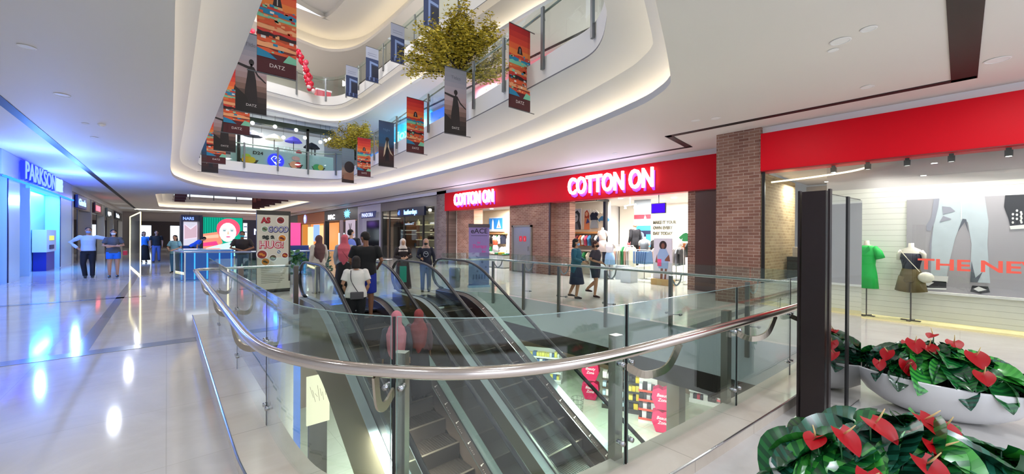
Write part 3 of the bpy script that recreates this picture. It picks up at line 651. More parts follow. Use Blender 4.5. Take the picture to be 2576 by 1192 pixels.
# art beam inside kiosk
m = MB(wx('F', 0, 2.38, 0)); m.flat([(.8, 1.3), (.8, 2.2), (1.1, 1.9), (1.4, 2.2), (1.4, 1.4)], 0, 0); m.build('wall_picture', mat('#f3cfe0', .5, emit=.6), kb)
m = MB(); m.box(.7, 1.42, .0, .5, .02, .95); m.build('counter_body', mat('#14407e', .2), kb)
# pink display behind
pk = thing('display_wall', 'glowing pink display wall right of the kiosk', 'display', (5.6, 27.5, 0))
m = MB(); m.box(-.7, .75, 0, .3, 0, 2.35); m.build('panel', mat('#e04a86', .5, emit=.9, ecol='#e8457f'), pk)
m = MB(); m.box(-.55, .0, -.02, 0, 1.2, 2.0); m.build('lit_window', emis('#efe6ff', 1.5), pk)
for k in (0, 1): m = MB(); m.box(-.6, 1.0, -.9-k*.4, -.5-k*.4, 0, .95-k*.25); m.build('counter_body', mat('#1d3f86', .3), pk)
# end of the hall
e = thing('shop_unit', 'dark brown shop front with two lit panels at the far end of the hall', 'shop front', (0, 63, 0))
m = MB(); m.box(-3, 4, 0, .9, 0, 3.1); m.build('wall_face', mat('#2a1c1a', .5), e)
for x in (-2.3, .3): m = MB(); m.box(x, x+.9, -.05, 0, .8, 2.6); m.build('lit_panel', emis('#d8e8f2', 1.6), e)
e = thing('shop_unit', 'bright shop front with an orange picture at the far end of the hall', 'shop front', (0, 62, 0))
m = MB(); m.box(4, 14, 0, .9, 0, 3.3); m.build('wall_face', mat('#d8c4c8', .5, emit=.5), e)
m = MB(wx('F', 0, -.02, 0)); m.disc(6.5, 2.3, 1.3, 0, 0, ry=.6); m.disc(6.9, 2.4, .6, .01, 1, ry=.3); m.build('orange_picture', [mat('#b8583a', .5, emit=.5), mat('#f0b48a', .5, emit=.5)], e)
for i in range(9):
    m = MB(); x = 4.5+i*.62; m.box(x, x+.25, -1.4, -1.1, 0, 1.3+.2*(i % 3)); m.build('display_stand', mat(['#3a2428', '#6a3030', '#d8d0d0'][i % 3], .5), e)
sp = MB(); sp.ball((0, 0, 0), .55, n=16, m=10); o = sp.build('hanging_globe', mat('#7a4fc0', .3, emit=.6), smooth=True, loc=(1.9, 56, 3.1)); tag(o, 'purple glowing globe hanging near the far end of the hall', 'lamp')
m = MB(); m.tube([(0, 0, .5), (0, 0, 1.07)], .02, 5); m.build('cord', BLACK, o)
e = MB(); e.box(-2.5, 8, 55.5, 56.1, ZC-.06, ZC-.02); tag(e.build('ceiling_light_panel', emis('#fff6e2', 3.5)), 'wide bright light panel in the ceiling near the far end', 'ceiling light')
# ================= right side: shops =================
XF = 11.9
BRG = brickm(1, '#8f7f7a', '#75615c', '#a89a92', 1.0); BRR = brickm(1, '#96705f', '#7f5446', '#b39d90', 1.0); BRX = brickm(0, '#96705f', '#7f5446', '#b39d90', 1.0); BRY = brickm(0, '#b09a72', '#977f58', '#c4b48c', 1.0)
for bx_, bm2 in [((XF, 12.6, 19.26, 20.3, 0, ZC), BRG), ((XF+.05, XF+.6, 11.2, 13.8, 0, 2.98), BRR), ((XF+.25, XF+.6, 10.36, 11.2, 0, 2.98), BRR), ((XF+.02, XF+.5, 5.25, 5.48, 0, 2.98), BRR)]:
    w = MB(); w.box(*bx_); struct(w.build('wall_brick', bm2))
w = MB(); w.box(12.5, 13.1, 17.4, 19.05, 0, 3.1); struct(w.build('wall_brick_inner', brickm(1, '#b98a74', '#a06a52', '#d8c4ac', 1.0)))
for bx_ in [(XF, 24, 4.1, 72, 4.0, ZC), (10.5, XF, -5, 4.1, 4.02, ZC), (19, 19.2, -5, 64, 0, 4), (12.62, 19, 20.12, 20.28, 0, 4), (12.5, 19, 5.25, 5.3, 0, 3.9), (XF, 24, 62.1, 62.3, 0, 4)]:
    w = MB(); w.box(*bx_); struct(w.build('wall_right', WHITE2))
m = MB(); m.box(XF+.35, XF+.9, 5.25, 5.28, 0, 3.1); m.build('x', WHITE2) if False else None
# brick corner pillar of the near shop
w = MB(); w.box(10.4, 11.0, 3.08, 4.07, 0, ZC, 0); struct(w.build('wall_brick_pillar', [BRR]))
w = MB(); w.box(10.43, 13.2, 3.06, 3.08, 0, 3.12, 0); struct(w.build('wall_brick_return', [BRY]))
for bx_, bm2 in [((11.0, 12.1, 3.9, 4.07, 0, ZC), mat('#4a2b22', .4)), ((XF, XF+.1, 4.65, 5.25, 0, 2.97), mat('#4a2b22', .4)), ((XF+.7, XF+.8, 4.08, 4.65, 0, 2.97), BLACK)]:
    w = MB(); w.box(*bx_); struct(w.build('wall_passage', bm2))
def fascia(x, y0, y1, z0, z1, label, xb):
    t = thing('shop_fascia', label, 'fascia', (0, 0, 0))
    m = MB(); m.box(x, x+.12, y0, y1, z0, z1); m.build('red_board', mat('#c60018', .5, spec=.15), t)
    m = MB(); m.box(x+.12, xb, y0, y1, z0+.0, z0+.04); m.build('red_underside', mat('#d8283a', .4), t)
    m = MB(); m.box(x-.012, x, y0, y1, z0, z0+.012); m.build('trim_strip', mat('#5a0a12', .4), t); return t
fascia(11.8, 4.09, 19.25, 2.98, 3.99, 'long red fascia over the two lit shop openings', 12.15)
fascia(10.34, -4.5, 3.07, 3.12, 4.0, 'tall red fascia over the near display window', 10.8)
for (y, zb, h_, sx, lab) in ((10.05, 3.22, .9, .99, 'large glowing white COTTON ON letters on the red fascia'), (18.1, 3.24, .87, .98, 'smaller glowing white COTTON ON letters above the left opening')):
    s = thing('shop_sign', lab, 'sign', (0, 0, 0))
    m = MB(wx('R', 11.68, y, zb)); m.text('COTTON ON', 0, 0, h_*.98, 0, 0, .016, .66*sx, .04, 'LEFT'); m.build('letters', emis('#fdfcff', 3.2), s)
    m = MB(wx('R', 11.78, y, zb-.03)); m.text('COTTON ON', .01, -.07, h_*.98, 0, 0, .018, .66*sx, .01, 'LEFT'); m.build('halo', mat('#8a2fd0', .5, emit=1.1, ecol='#7a2be0'), s)
area('sign_glow', (11.55, 8.3, 3.5), 3.2, 22, (.5, .35, 1), size_y=.5, rot=(0, -PI/2, 0)) if False else None
area('sign_glow', (11.62, 8.3, 3.15), 3.2, 16, (.25, .3, 1), size_y=.15, rot=(PI, 0, PI/2))
area('sign_glow', (11.62, 16.3, 3.15), 3.2, 12, (.25, .3, 1), size_y=.15, rot=(PI, 0, PI/2))
# floor-to-ceiling steel corner posts
for y in (11.2, 19.06):
    m = MB(); m.box(XF-.03, XF+.03, y-.035, y+.035, 0, 3.0); tag(m.build('corner_post', mat('#3a2622', .4)), 'slim dark post at the brick corner of the %s opening' % ('right' if y < 15 else 'left'), 'post')
# steel door in the brick
d = struct(MB().build('door_1', WHITE)) if False else None
m = MB(); m.box(XF-.0, XF+.04, 12.36, 13.49, .02, 2.0); d = m.build('door_1', mat('#9a958a', .3, .6)); struct(d)
m = MB(); m.box(XF-.03, XF+.045, 12.28, 12.36, 0, 2.08); m.box(XF-.03, XF+.045, 13.49, 13.57, 0, 2.08); m.box(XF-.03, XF+.045, 12.28, 13.57, 2.0, 2.08); m.build('door_frame', mat('#77726a', .4), d)
for y in (12.98, 12.72):
    m = MB(wx('R', XF-.005, y+.1, 1.36)); m.flat(rrect(0, .2, 0, .24, .04), 0, 0); m.text('!' if y > 12.9 else '1', .1, .05, .16, .004, 1, .004); m.build('warning_sticker', [mat('#d8232e', .5), mat('#f0dada', .5)], d)
m = MB(); m.tube([(XF-.05, 12.45, .95), (XF-.05, 12.45, 1.15)], .015, 6); m.build('door_handle', STEEL, d)
# generic further shops
def rshop(y0, y1, label, fas, side, inner, zf=3.1, glow=.3, back=1.4):
    t = thing('shop_unit', label, 'shop front', (0, 0, 0))
    m = MB(); m.box(XF, XF+.3, y0, y1, zf, 3.95); m.build('fascia', mat(fas, .35), t)
    m = MB(); m.box(XF, XF+.4, y0, y0+.25, 0, zf); m.build('pilaster', mat(side, .3), t)
    m = MB(); m.box(XF, XF+.4, y1-.25, y1, 0, zf); m.build('pilaster', mat(side, .3), t)
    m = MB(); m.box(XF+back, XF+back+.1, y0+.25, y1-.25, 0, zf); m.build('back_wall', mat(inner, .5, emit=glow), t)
    return t
t = rshop(20.3, 28.35, 'grey framed leather goods shop front with glass display shelves', '#7d7570', '#6d6763', '#8a7f6c', 3.35, .25, 2.2)
m = MB(); m.box(XF+.05, XF+.07, 20.6, 28.1, 0, 3.35); m.build('window_pane', glassm('#cfd6d4', 1.3), t)
for y in (22.0, 24.6, 26.9): m = MB(); m.box(XF+.03, XF+.12, y-.06, y+.06, 0, 3.35); m.build('mullion', mat('#2b2624', .3), t)
rnd = random.Random(3)
for (ya, yb) in ((22.2, 24.4),):
    for z in (.8, 1.3, 1.8, 2.3):
        m = MB(); m.box(XF+.8, XF+1.2, ya, yb, z, z+.03); m.build('shelf', emis('#ffe9b8', 1.2), t)
for i in range(26):
    y = rnd.uniform(20.8, 27.8); z = rnd.choice([.83, 1.33, 1.83, 2.33]); m = MB(Matrix.Translation((XF+.95, y, z)))
    c = rnd.choice(['#a8483a', '#c98a52', '#2a2422', '#c2424e', '#e0d0a8', '#5a3a30', '#30486a'])
    m.prism([(-.06, -.16), (.06, -.16), (.06, .16), (-.06, .16)], 0, .22); m.tube([(0, -.08, .22), (0, -.05, .34), (0, .05, .34), (0, .08, .22)], .012, 5)
    tag(m.build('handbag', mat(c, .45)), {'#a8483a': 'rust', '#c98a52': 'tan', '#2a2422': 'black', '#c2424e': 'red', '#e0d0a8': 'cream', '#5a3a30': 'brown', '#30486a': 'navy'}[c]+' handbag on a shelf in the leather goods window', 'handbag', 'handbags in the leather goods window')
m = MB(); m.box(XF+.3, XF+1.3, 24.8, 26.8, 0, 2.4); m.build('brown_cabinet', mat('#5c3218', .4), t)
s = thing('shop_sign', 'blue backlit lowercase sign over the leather goods window', 'sign', (0, 0, 0))
m = MB(); m.box(XF-.1, XF+.03, 21.6, 25.3, 2.85, 3.4); m.build('sign_board', mat('#101a3a', .4), s)
m = MB(wx('R', XF-.12, 24.3, 2.98)); m.text('leatherdays', 0, 0, .42, 0, 0, .01, .92, .01, 'LEFT'); m.build('letters', emis('#79b0ff', 3.5), s)
m = MB(wx('R', XF-.12, 25.2, 2.98)); m.text('d', 0, 0, .42, 0, 0, .01, 1.1, .01, 'LEFT'); m.build('emblem', emis('#4a6cff', 3), s)
for k in range(4):
    m = MB(); m.lathe([(.09, 0), (.11, .1), (.05, .16)], n=10); m.build('spotlight', emis('#fff3dc', 6), t, loc=(XF+.3, 21.6+k*1.0, 3.1))
t = rshop(28.35, 33.0, 'white shop front with a dark window and a small navy sign', '#e2dfe2', '#dedbe0', '#d5d2d8', 3.35, .1, .3)
m = MB(); m.box(XF+.2, XF+.29, 29.0, 31.6, .5, 2.75); m.build('window_pane', mat('#0f1626', .1), t)
s = thing('shop_sign', 'navy trapezoid sign with white letters on the white shop', 'sign', (0, 0, 0))
m = MB(wx('R', XF-.012, 32.4, 2.95)); m.flat([(0, .5), (.25, 0), (3.1, 0), (3.3, .5)], 0, 0); m.text('PANDORA', .35, .1, .42, .02, 1, .006, 1.15, 0, 'LEFT'); m.build('sign_board', [mat('#1c2a6a', .4, emit=.3), emis('#b9c4ff', 2)], s)
t = rshop(33.0, 42.2, 'dark slate cosmetics shop front with a cyan splash emblem', '#3e4a50', '#232628', '#141a26', 2.95, .02)
m = MB(); m.box(XF-.03, XF, 36.5, 37.4, 0, 2.95); m.build('pink_column', mat('#cdb2b8', .5), t)
m = MB(wx('R', XF-.05, 35.8, .2)); m.rect(0, 2.4, 0, 2.7, 0, 0); m.text('V', 1.2, 1.7, 1.0, .01, 1, .02); m.text('IC', 1.2, .6, .9, .01, 1, .02); m.build('vertical_poster', [mat('#dccbd8', .5, emit=.4), mat('#2a1f2a', .5)], t)
m = MB(); m.box(XF+.5, XF+.6, 38, 39.5, .4, 1.8); m.build('lit_shelves', emis('#c8dcf8', 1.2), t)
s = thing('shop_sign', 'white lit letters MAC on the slate fascia', 'sign', (0, 0, 0))
m = MB(wx('R', XF-.012, 41.0, 3.12)); m.text('MAC', 0, 0, .6, 0, 0, .02, 1.6, .01, 'LEFT'); m.build('letters', emis('#ffffff', 3), s)
s = thing('shop_sign', 'cyan lit splash emblem on the slate fascia', 'sign', (0, 0, 0))
m = MB(wx('R', XF-.012, 35.6, 3.45)); rnd = random.Random(5)
pts = []
for k in range(22): a = 2*PI*k/22; r = (.42 if k % 2 else .22)*rnd.uniform(.8, 1.15); pts.append((math.cos(a)*r*2.2, math.sin(a)*r))
m.flat(pts, 0, 0); m.build('emblem', emis('#5fc2ff', 3), s)
t = rshop(42.2, 53, 'orange lit shop front with glowing cabinets', '#c9743c', '#8a4a24', '#d98a4a', 2.9, .9)
for k, (c, z0, z1) in enumerate([('#ffc890', .3, 2.6), ('#8fb0ff', .9, 2.7), ('#ffe0b0', .2, 2.5), ('#c07a38', .3, 2.8)]):
    m = MB(); m.box(XF+.2, XF+.4, 43+k*2.3, 44.6+k*2.3, z0, z1); m.build('lit_cabinet', emis(c, 1.1), t)
s = thing('shop_sign', 'round lilac lit sign on the orange shop', 'sign', (0, 0, 0))
m = MB(wx('R', XF-.04, 49.5, 3.4)); m.disc(0, 0, .55, 0, 0, ry=.5); m.disc(0, .1, .35, .02, 1, ry=.12); m.build('sign_board', [emis('#8f9bff', 2), emis('#e6dcff', 3)], s)
t = rshop(53, 62, 'farthest right shop front with teal fascia', '#4a6a6c', '#5a5a5a', '#b98a6a', 2.9, .5)

# ---------- inside the lit clothes shop ----------
SHF = mat('#e9e2d6', .5)
w = MB(); w.box(13.9, 19, 11.3, 11.4, 0, 3.1, 0); w.box(15.6, 15.8, 20.1, 11.4, 0, 3.1, 0); struct(w.build('wall_shop', WHITE2))
c = MB(); c.box(12.1, 19, 5.3, 20.1, 3.1, 3.14); struct(c.build('ceiling_shop', mat('#f2efe9', .6)))
b = MB(); b.box(13.2, 13.35, 9.38, 9.5, 0, 3.1); tag(b.build('display_frame_post', BLACK), 'black square frame post inside the clothes shop', 'post')
b = MB(); b.box(12.6, 13.4, 9.36, 9.46, 3.0, 3.09); b.box(12.52, 12.6, 9.4, 10.4, 3.0, 3.09); tag(b.build('lighting_track', BLACK), 'black lighting track under the clothes shop ceiling', 'track')
TP = {}
def tshirt_mesh(wd_=.42, ln=.6, sleeve=.14, flare=1.0, th=.06):
    """garment body with short sleeves in the XZ plane, real thickness"""
    pts = [(-.07, 0), (-wd_*.42, -.035), (-wd_*.5-sleeve, -.17), (-wd_*.5-sleeve+.09, -.25), (-wd_*.5, -.17), (-wd_*.5*flare, -ln), (wd_*.5*flare, -ln), (wd_*.5, -.17), (wd_*.5+sleeve-.09, -.25), (wd_*.5+sleeve, -.17), (wd_*.42, -.035), (.07, 0), (.0, -.05)]
    return pts
def garment(loc, rz, col, label, group=None, kind='shirt', wd_=.42, ln=.6, sleeve=.12, flare=1.0, th=.05, col2=None):
    m = MB(); pts = tshirt_mesh(wd_, ln, sleeve, flare)
    if kind == 'skirt': pts = [(-wd_*.32, 0), (-wd_*.5, -ln), (wd_*.5, -ln), (wd_*.32, 0)]
    if kind == 'shorts': pts = [(-wd_*.4, 0), (-wd_*.55, -ln), (-.03, -ln), (0, -ln*.5), (.03, -ln), (wd_*.55, -ln), (wd_*.4, 0)]
    if kind == 'trousers': pts = [(-wd_*.4, 0), (-wd_*.5, -ln), (-wd_*.12, -ln), (0, -ln*.3), (wd_*.12, -ln), (wd_*.5, -ln), (wd_*.4, 0)]
    n = len(pts); tr = tessellate_polygon([[Vector((a, b, 0)) for a, b in pts]])
    vs = [(a, -th/2, b) for a, b in pts]+[(a, th/2, b) for a, b in pts]
    m.add(vs, [tuple(reversed(t)) for t in tr]+[tuple(n+i for i in t) for t in tr]+[(i, (i+1) % n, n+(i+1) % n, n+i) for i in range(n)])
    name = {'shirt': 'shirt', 'skirt': 'skirt', 'shorts': 'shorts', 'trousers': 'trousers', 'dress': 'dress'}[kind]
    o = m.build(name, mat(col, .8, bump=.3, bscale=20), loc=loc); o.rotation_euler = (0, 0, rz); bv = o.modifiers.new('round', 'BEVEL'); bv.width = .015; bv.segments = 2
    tag(o, label, name, group); return o
def rack(loc, rz, wd_, h_, label, col='#e8e6e2', base=True):
    t = thing('clothes_rack', label, 'clothes rack', loc, rz)
    m = MB(); m.tube(smooth_loop([(-wd_/2, 0, 0), (-wd_/2, 0, h_-.1), (-wd_/2+.1, 0, h_), (wd_/2-.1, 0, h_), (wd_/2, 0, h_-.1), (wd_/2, 0, 0)], False, 3), .014, 6); m.build('rail', mat(col, .3, .3), t)
    m = MB(); m.tube([(-wd_/2, -.22, .02), (-wd_/2, .22, .02)], .014, 6); m.tube([(wd_/2, -.22, .02), (wd_/2, .22, .02)], .014, 6); m.tube([(-wd_/2, 0, .1), (wd_/2, 0, .1)], .012, 6); m.build('base', mat(col, .3, .3), t); return t
CN = {'#0f1830': 'navy', '#c94b6a': 'pink', '#e9e4dc': 'white', '#2a2a2c': 'black', '#3f7fae': 'blue', '#d87a4a': 'orange', '#e8dcc4': 'cream', '#2f8a4f': 'green', '#5c7fa6': 'denim', '#d9b3a0': 'blush', '#8a8f96': 'grey', '#7a2f32': 'maroon', '#f0c23c': 'yellow'}
def hang_row(x, y0, y1, z, n, cols, ln, place, group, axis='y', kind='shirt', wd_=.4):
    for i in range(n):
        q = y0+(y1-y0)*i/max(1, n-1); c = cols[i % len(cols)]
        loc = (x, q, z) if axis == 'y' else (q, x, z)
        garment(loc, (0 if axis == 'y' else PI/2)+random.uniform(-.15, .15), c, '%s %s hanging %s' % (CN.get(c, 'pale'), kind, place), group, kind, wd_, ln*random.uniform(.9, 1.08), .07, 1.05, .05)
# posters on the display wall (wall faces the entrance)
def framed(name, label, xf, w_, h_, back, draw, mats):
    t = thing(name, label, 'poster', (0, 0, 0)); m = MB(xf); m.xf = xf; m.box(0, w_, .004, .03, 0, h_); m.build('backing', back, t)
    m = MB(xf); draw(m); m.build('picture', mats, t); return t
dw = MB(); dw.box(13.62, 13.72, 9.5, 11.6, 0, 3.08); struct(dw.build('wall_display', mat('#f1ead9', .5)))
def bwface(m):
    m.rect(0, .56, 0, .9, .004, 0); m.flat([(.08, 0), (.05, .35), (.16, .75), (.36, .85), (.5, .7), (.48, .4), (.56, .15), (.56, 0)], .008, 1); m.disc(.26, .52, .15, .012, 2, ry=.2); m.flat([(.12, .0), (.2, .3), (.36, .28), (.46, 0)], .012, 3); m.rect(.16, .36, .55, .58, .016, 1)
framed('poster', 'black and white portrait poster inside the clothes shop', wx('R', 13.6, 11.5, 1.9), .56, .93, WHITE2, bwface, [mat('#c9d2e2', .5), mat('#2c3444', .5), mat('#b4bccb', .5), mat('#6a7488', .5)])
def colface(m):
    m.rect(0, .42, 0, .85, .004, 0); m.flat([(.1, .45), (.12, .75), (.24, .84), (.34, .7), (.36, .4)], .008, 1); m.disc(.22, .66, .07, .012, 2, ry=.1); m.flat([(.08, 0), (.1, .5), (.34, .5), (.38, 0)], .010, 3); m.flat([(.18, .25), (.28, .5), (.38, .3)], .014, 4)
framed('poster', 'orange toned fashion poster beside the black and white one', wx('R', 13.6, 10.85, 1.9), .42, .87, WHITE2, colface, [mat('#efe9e2', .5), mat('#b0402c', .5), mat('#e4b08e', .5), mat('#e8946a', .5), mat('#3c4fa0', .5)])
m = MB(); m.box(13.25, 13.62, 9.6, 11.6, 1.72, 1.8); tag(m.build('wall_shelf', mat('#c48a52', .5)), 'long wooden wall shelf under the two posters', 'shelf')
m = MB(); m.box(13.25, 13.62, 9.6, 11.6, .98, 1.04); tag(m.build('wall_shelf', mat('#e6ddd0', .5)), 'white lower wall shelf in the clothes shop', 'shelf')
garment((13.5, 10.15, 2.72), -PI/2, '#e9e4dc', 'white top hanging high beside the fashion poster', None, 'shirt', .3, .35)
garment((13.45, 10.12, 2.62), -PI/2, '#0f1830', 'navy crop top hanging high beside the fashion poster', None, 'shirt', .36, .34, .05)
garment((13.45, 10.12, 2.3), -PI/2, '#8a8f96', 'grey pleated skirt hanging under the navy top', None, 'skirt', .42, .36)
garment((13.45, 9.72, 2.6), -PI/2, '#e8dcc4', 'cream dress hanging high by the black frame post', None, 'dress', .34, .85)
garment((13.42, 9.62, 2.45), -PI/2, '#3f7fae', 'blue and orange top hanging by the black frame post', None, 'shirt', .34, .2)
hang_row(13.35, 9.7, 11.5, 1.66, 12, ['#0f1830', '#e9e4dc', '#2a2a2c', '#3f7fae', '#c94b6a', '#e9e4dc', '#d87a4a', '#7a2f32'], .45, 'under the wooden shelf', 'shirts under the wooden shelf')
hang_row(13.35, 9.8, 11.4, .95, 8, ['#e9e4dc', '#2a2a2c', '#e8dcc4', '#2f8a4f'], .5, 'under the white lower shelf', 'shirts under the white lower shelf')
# ceiling TV
tv = thing('hanging_screen', 'blue hanging screen on a ceiling pole in the clothes shop', 'screen', (13.2, 7.12, 0))
m = MB(); m.box(-.03, .03, -.27, .27, 2.44, 2.8); m.build('screen_case', BLACK, tv); m = MB(); m.box(-.035, -.031, -.25, .25, 2.46, 2.78); m.build('screen_face', emis('#3a12e0', 1.6), tv); m = MB(); m.tube([(0, 0, 2.8), (0, 0, 3.1)], .015, 6); m.build('pole', BLACK, tv)
# hanging campaign banner
bn = thing('hanging_banner', 'long hanging banner of grey, red and blue blocks with a dark car picture', 'banner', (0, 0, 0))
def bandr(m):
    m.rect(0, .75, .9, 1.5, .0, 0); m.rect(0, .75, .72, .9, .0, 1); m.rect(0, .75, .45, .72, .0, 0); m.rect(0, .75, .25, .45, .0, 2); m.rect(0, .75, -.4, .25, .0, 3); m.rect(.55, .75, -.4, .1, .004, 2); m.disc(.3, .05, .16, .004, 4); m.flat([(.45, .74), (.5, .88), (.56, .74)], .004, 5)
m = MB(wx('R', 14.5, 8.9, 1.6)); bandr(m); m.build('cloth', [mat('#a9b2b8', .6, emit=.12), mat('#d02a3a', .6), mat('#2f8fe0', .6, emit=.2), mat('#131a3c', .6), mat('#8090a0', .5), mat('#f2f2f2', .5)], bn)
m = MB(); m.box(14.49, 14.52, 8.15, 8.9, 3.08, 3.1); m.build('top_bar', STEEL, bn)
# far wall lettering
wl = thing('wall_lettering', 'dark slogan letters on the rear wall of the clothes shop', 'lettering', (0, 0, 0))
for k, tx in enumerate(['MAKE IT YOUR', 'OWN EVERY', 'DAY TODAY']): m = MB(wx('R', 16.93, 9.4, 1.7)); m.text(tx, 0, .5-k*.25, .19, 0, 0, .008, .85, .01, 'LEFT'); m.build('text_line', mat('#55554a', .6), wl)
lw = MB(); lw.box(16.95, 17.05, 5.4, 11.2, 0, 3.1); struct(lw.build('wall_shop_back', mat('#efeadd', .5)))
# cutout poster with base
cp = thing('standing_poster', 'standing cutout poster of a curly haired person with a pink bag on a straw box', 'poster', (0, 0, 0))
m = MB(); m.box(12.4, 12.45, 6.22, 6.85, .2, 1.55); m.build('backing', mat('#cfcdda', .5), cp)
m = MB(wx('R', 12.39, 6.85, .2)); m.rect(0, .63, 0, 1.35, 0, 0); m.disc(.33, 1.12, .13, .004, 1, ry=.15); m.disc(.33, 1.1, .06, .008, 2, ry=.09); m.flat([(.14, .8), (.22, 1.0), (.44, 1.0), (.54, .8), (.5, .35), (.18, .35)], .006, 3)
m.flat([(.12, .82), (.06, .55), (.2, .5), (.2, .56), (.13, .6)], .008, 2); m.flat([(.54, .82), (.58, .6), (.4, .6), (.4, .65)], .008, 2); m.rect(.14, .28, .42, .66, .012, 4); m.flat([(.24, 0), (.25, .36), (.34, .36), (.32, 0)], .005, 2); m.flat([(.38, 0), (.4, .36), (.48, .36), (.44, 0)], .005, 2)
m.build('picture', [mat('#d9d6e2', .5), mat('#2a1512', .6), mat('#7a4a38', .6), mat('#8fa8cf', .6), mat('#e0457a', .6)], cp)
m = MB(); m.box(12.25, 12.6, 6.2, 6.87, .0, .2); m.build('straw_box', mat('#b39460', .8, bump=.6, bscale=60), cp)
# racks and garments on the floor
rack((12.75, 7.55, 0), -PI/2+.05, .95, 1.12, 'white curved rack carrying denim skirts near the right opening')
for k in range(7): garment((12.75, 7.22+k*.1, 1.08), PI/2*0+.1*k, '#5c7fa6', 'denim skirt hanging on the white curved rack', 'denim skirts on the white rack', 'skirt', .5, .44)
rack((13.7, 7.0, 0), -PI/2, 1.1, 1.2, 'white rack behind the cutout poster'); hang_row(13.7, 6.5, 7.5, 1.18, 8, ['#2a2a2c', '#8a8f96', '#e9e4dc', '#d9b3a0'], .6, 'on the rack behind the cutout poster', 'shirts behind the cutout poster')
rack((13.4, 8.75, 0), -PI/2, 1.0, 1.25, 'white rack behind the pale mannequin'); hang_row(13.4, 8.3, 9.2, 1.22, 9, ['#e8dcc4', '#e9e4dc', '#d9b3a0', '#2f8a4f'], .85, 'on the rack behind the pale mannequin', 'long shirts behind the pale mannequin')
rack((14.9, 8.6, 0), -PI/2, 1.6, 1.5, 'long rack at the middle of the clothes shop'); hang_row(14.9, 7.9, 9.3, 1.48, 10, ['#e9e4dc', '#d87a4a', '#2a2a2c', '#e9e4dc', '#c94b6a'], .6, 'on the long middle rack', 'shirts on the long middle rack')
rack((15.6, 6.6, 0), -PI/2, 1.6, 1.4, 'rack near the rear wall on the right'); hang_row(15.6, 6.0, 7.3, 1.38, 8, ['#e9e4dc', '#2f8a4f', '#2a2a2c', '#d87a4a'], .6, 'on the rack near the rear wall', 'shirts near the rear wall')
garment((13.2, 6.05, 1.75), -PI/2, '#2f8a4f', 'bright green top hanging right of the cutout poster', None, 'shirt', .42, .3)
gs = thing('garment_stand', 'slim stand holding the bright green top in the clothes shop', 'stand', (13.2, 6.05, 0)); m = MB(); m.tube([(0, 0, 0.02), (0, 0, 1.8)], .012, 6); m.build('pole', STEEL, gs); m = MB(); m.lathe([(.16, 0), (.16, .02)], n=14); m.build('base', STEEL, gs)
for i, (x, y, c) in enumerate([(12.25, 7.7, '#d5dae0'), (12.9, 8.35, '#cfd5da'), (12.6, 9.3, '#d0d6dc'), (13.0, 9.0, '#dfe3e6')]):
    m = MB(); m.box(-.22, .22, -.2, .2, 0, .5); m.box(-.2, .2, -.18, .18, .5, .52); tag(m.build('display_plinth', mat(c, .4), loc=(x, y, 0)), 'pale display plinth %s' % ['under the denim skirts', 'by the mannequin stand', 'near the shop entrance on the left', 'behind the mannequin in white'][i], 'plinth')
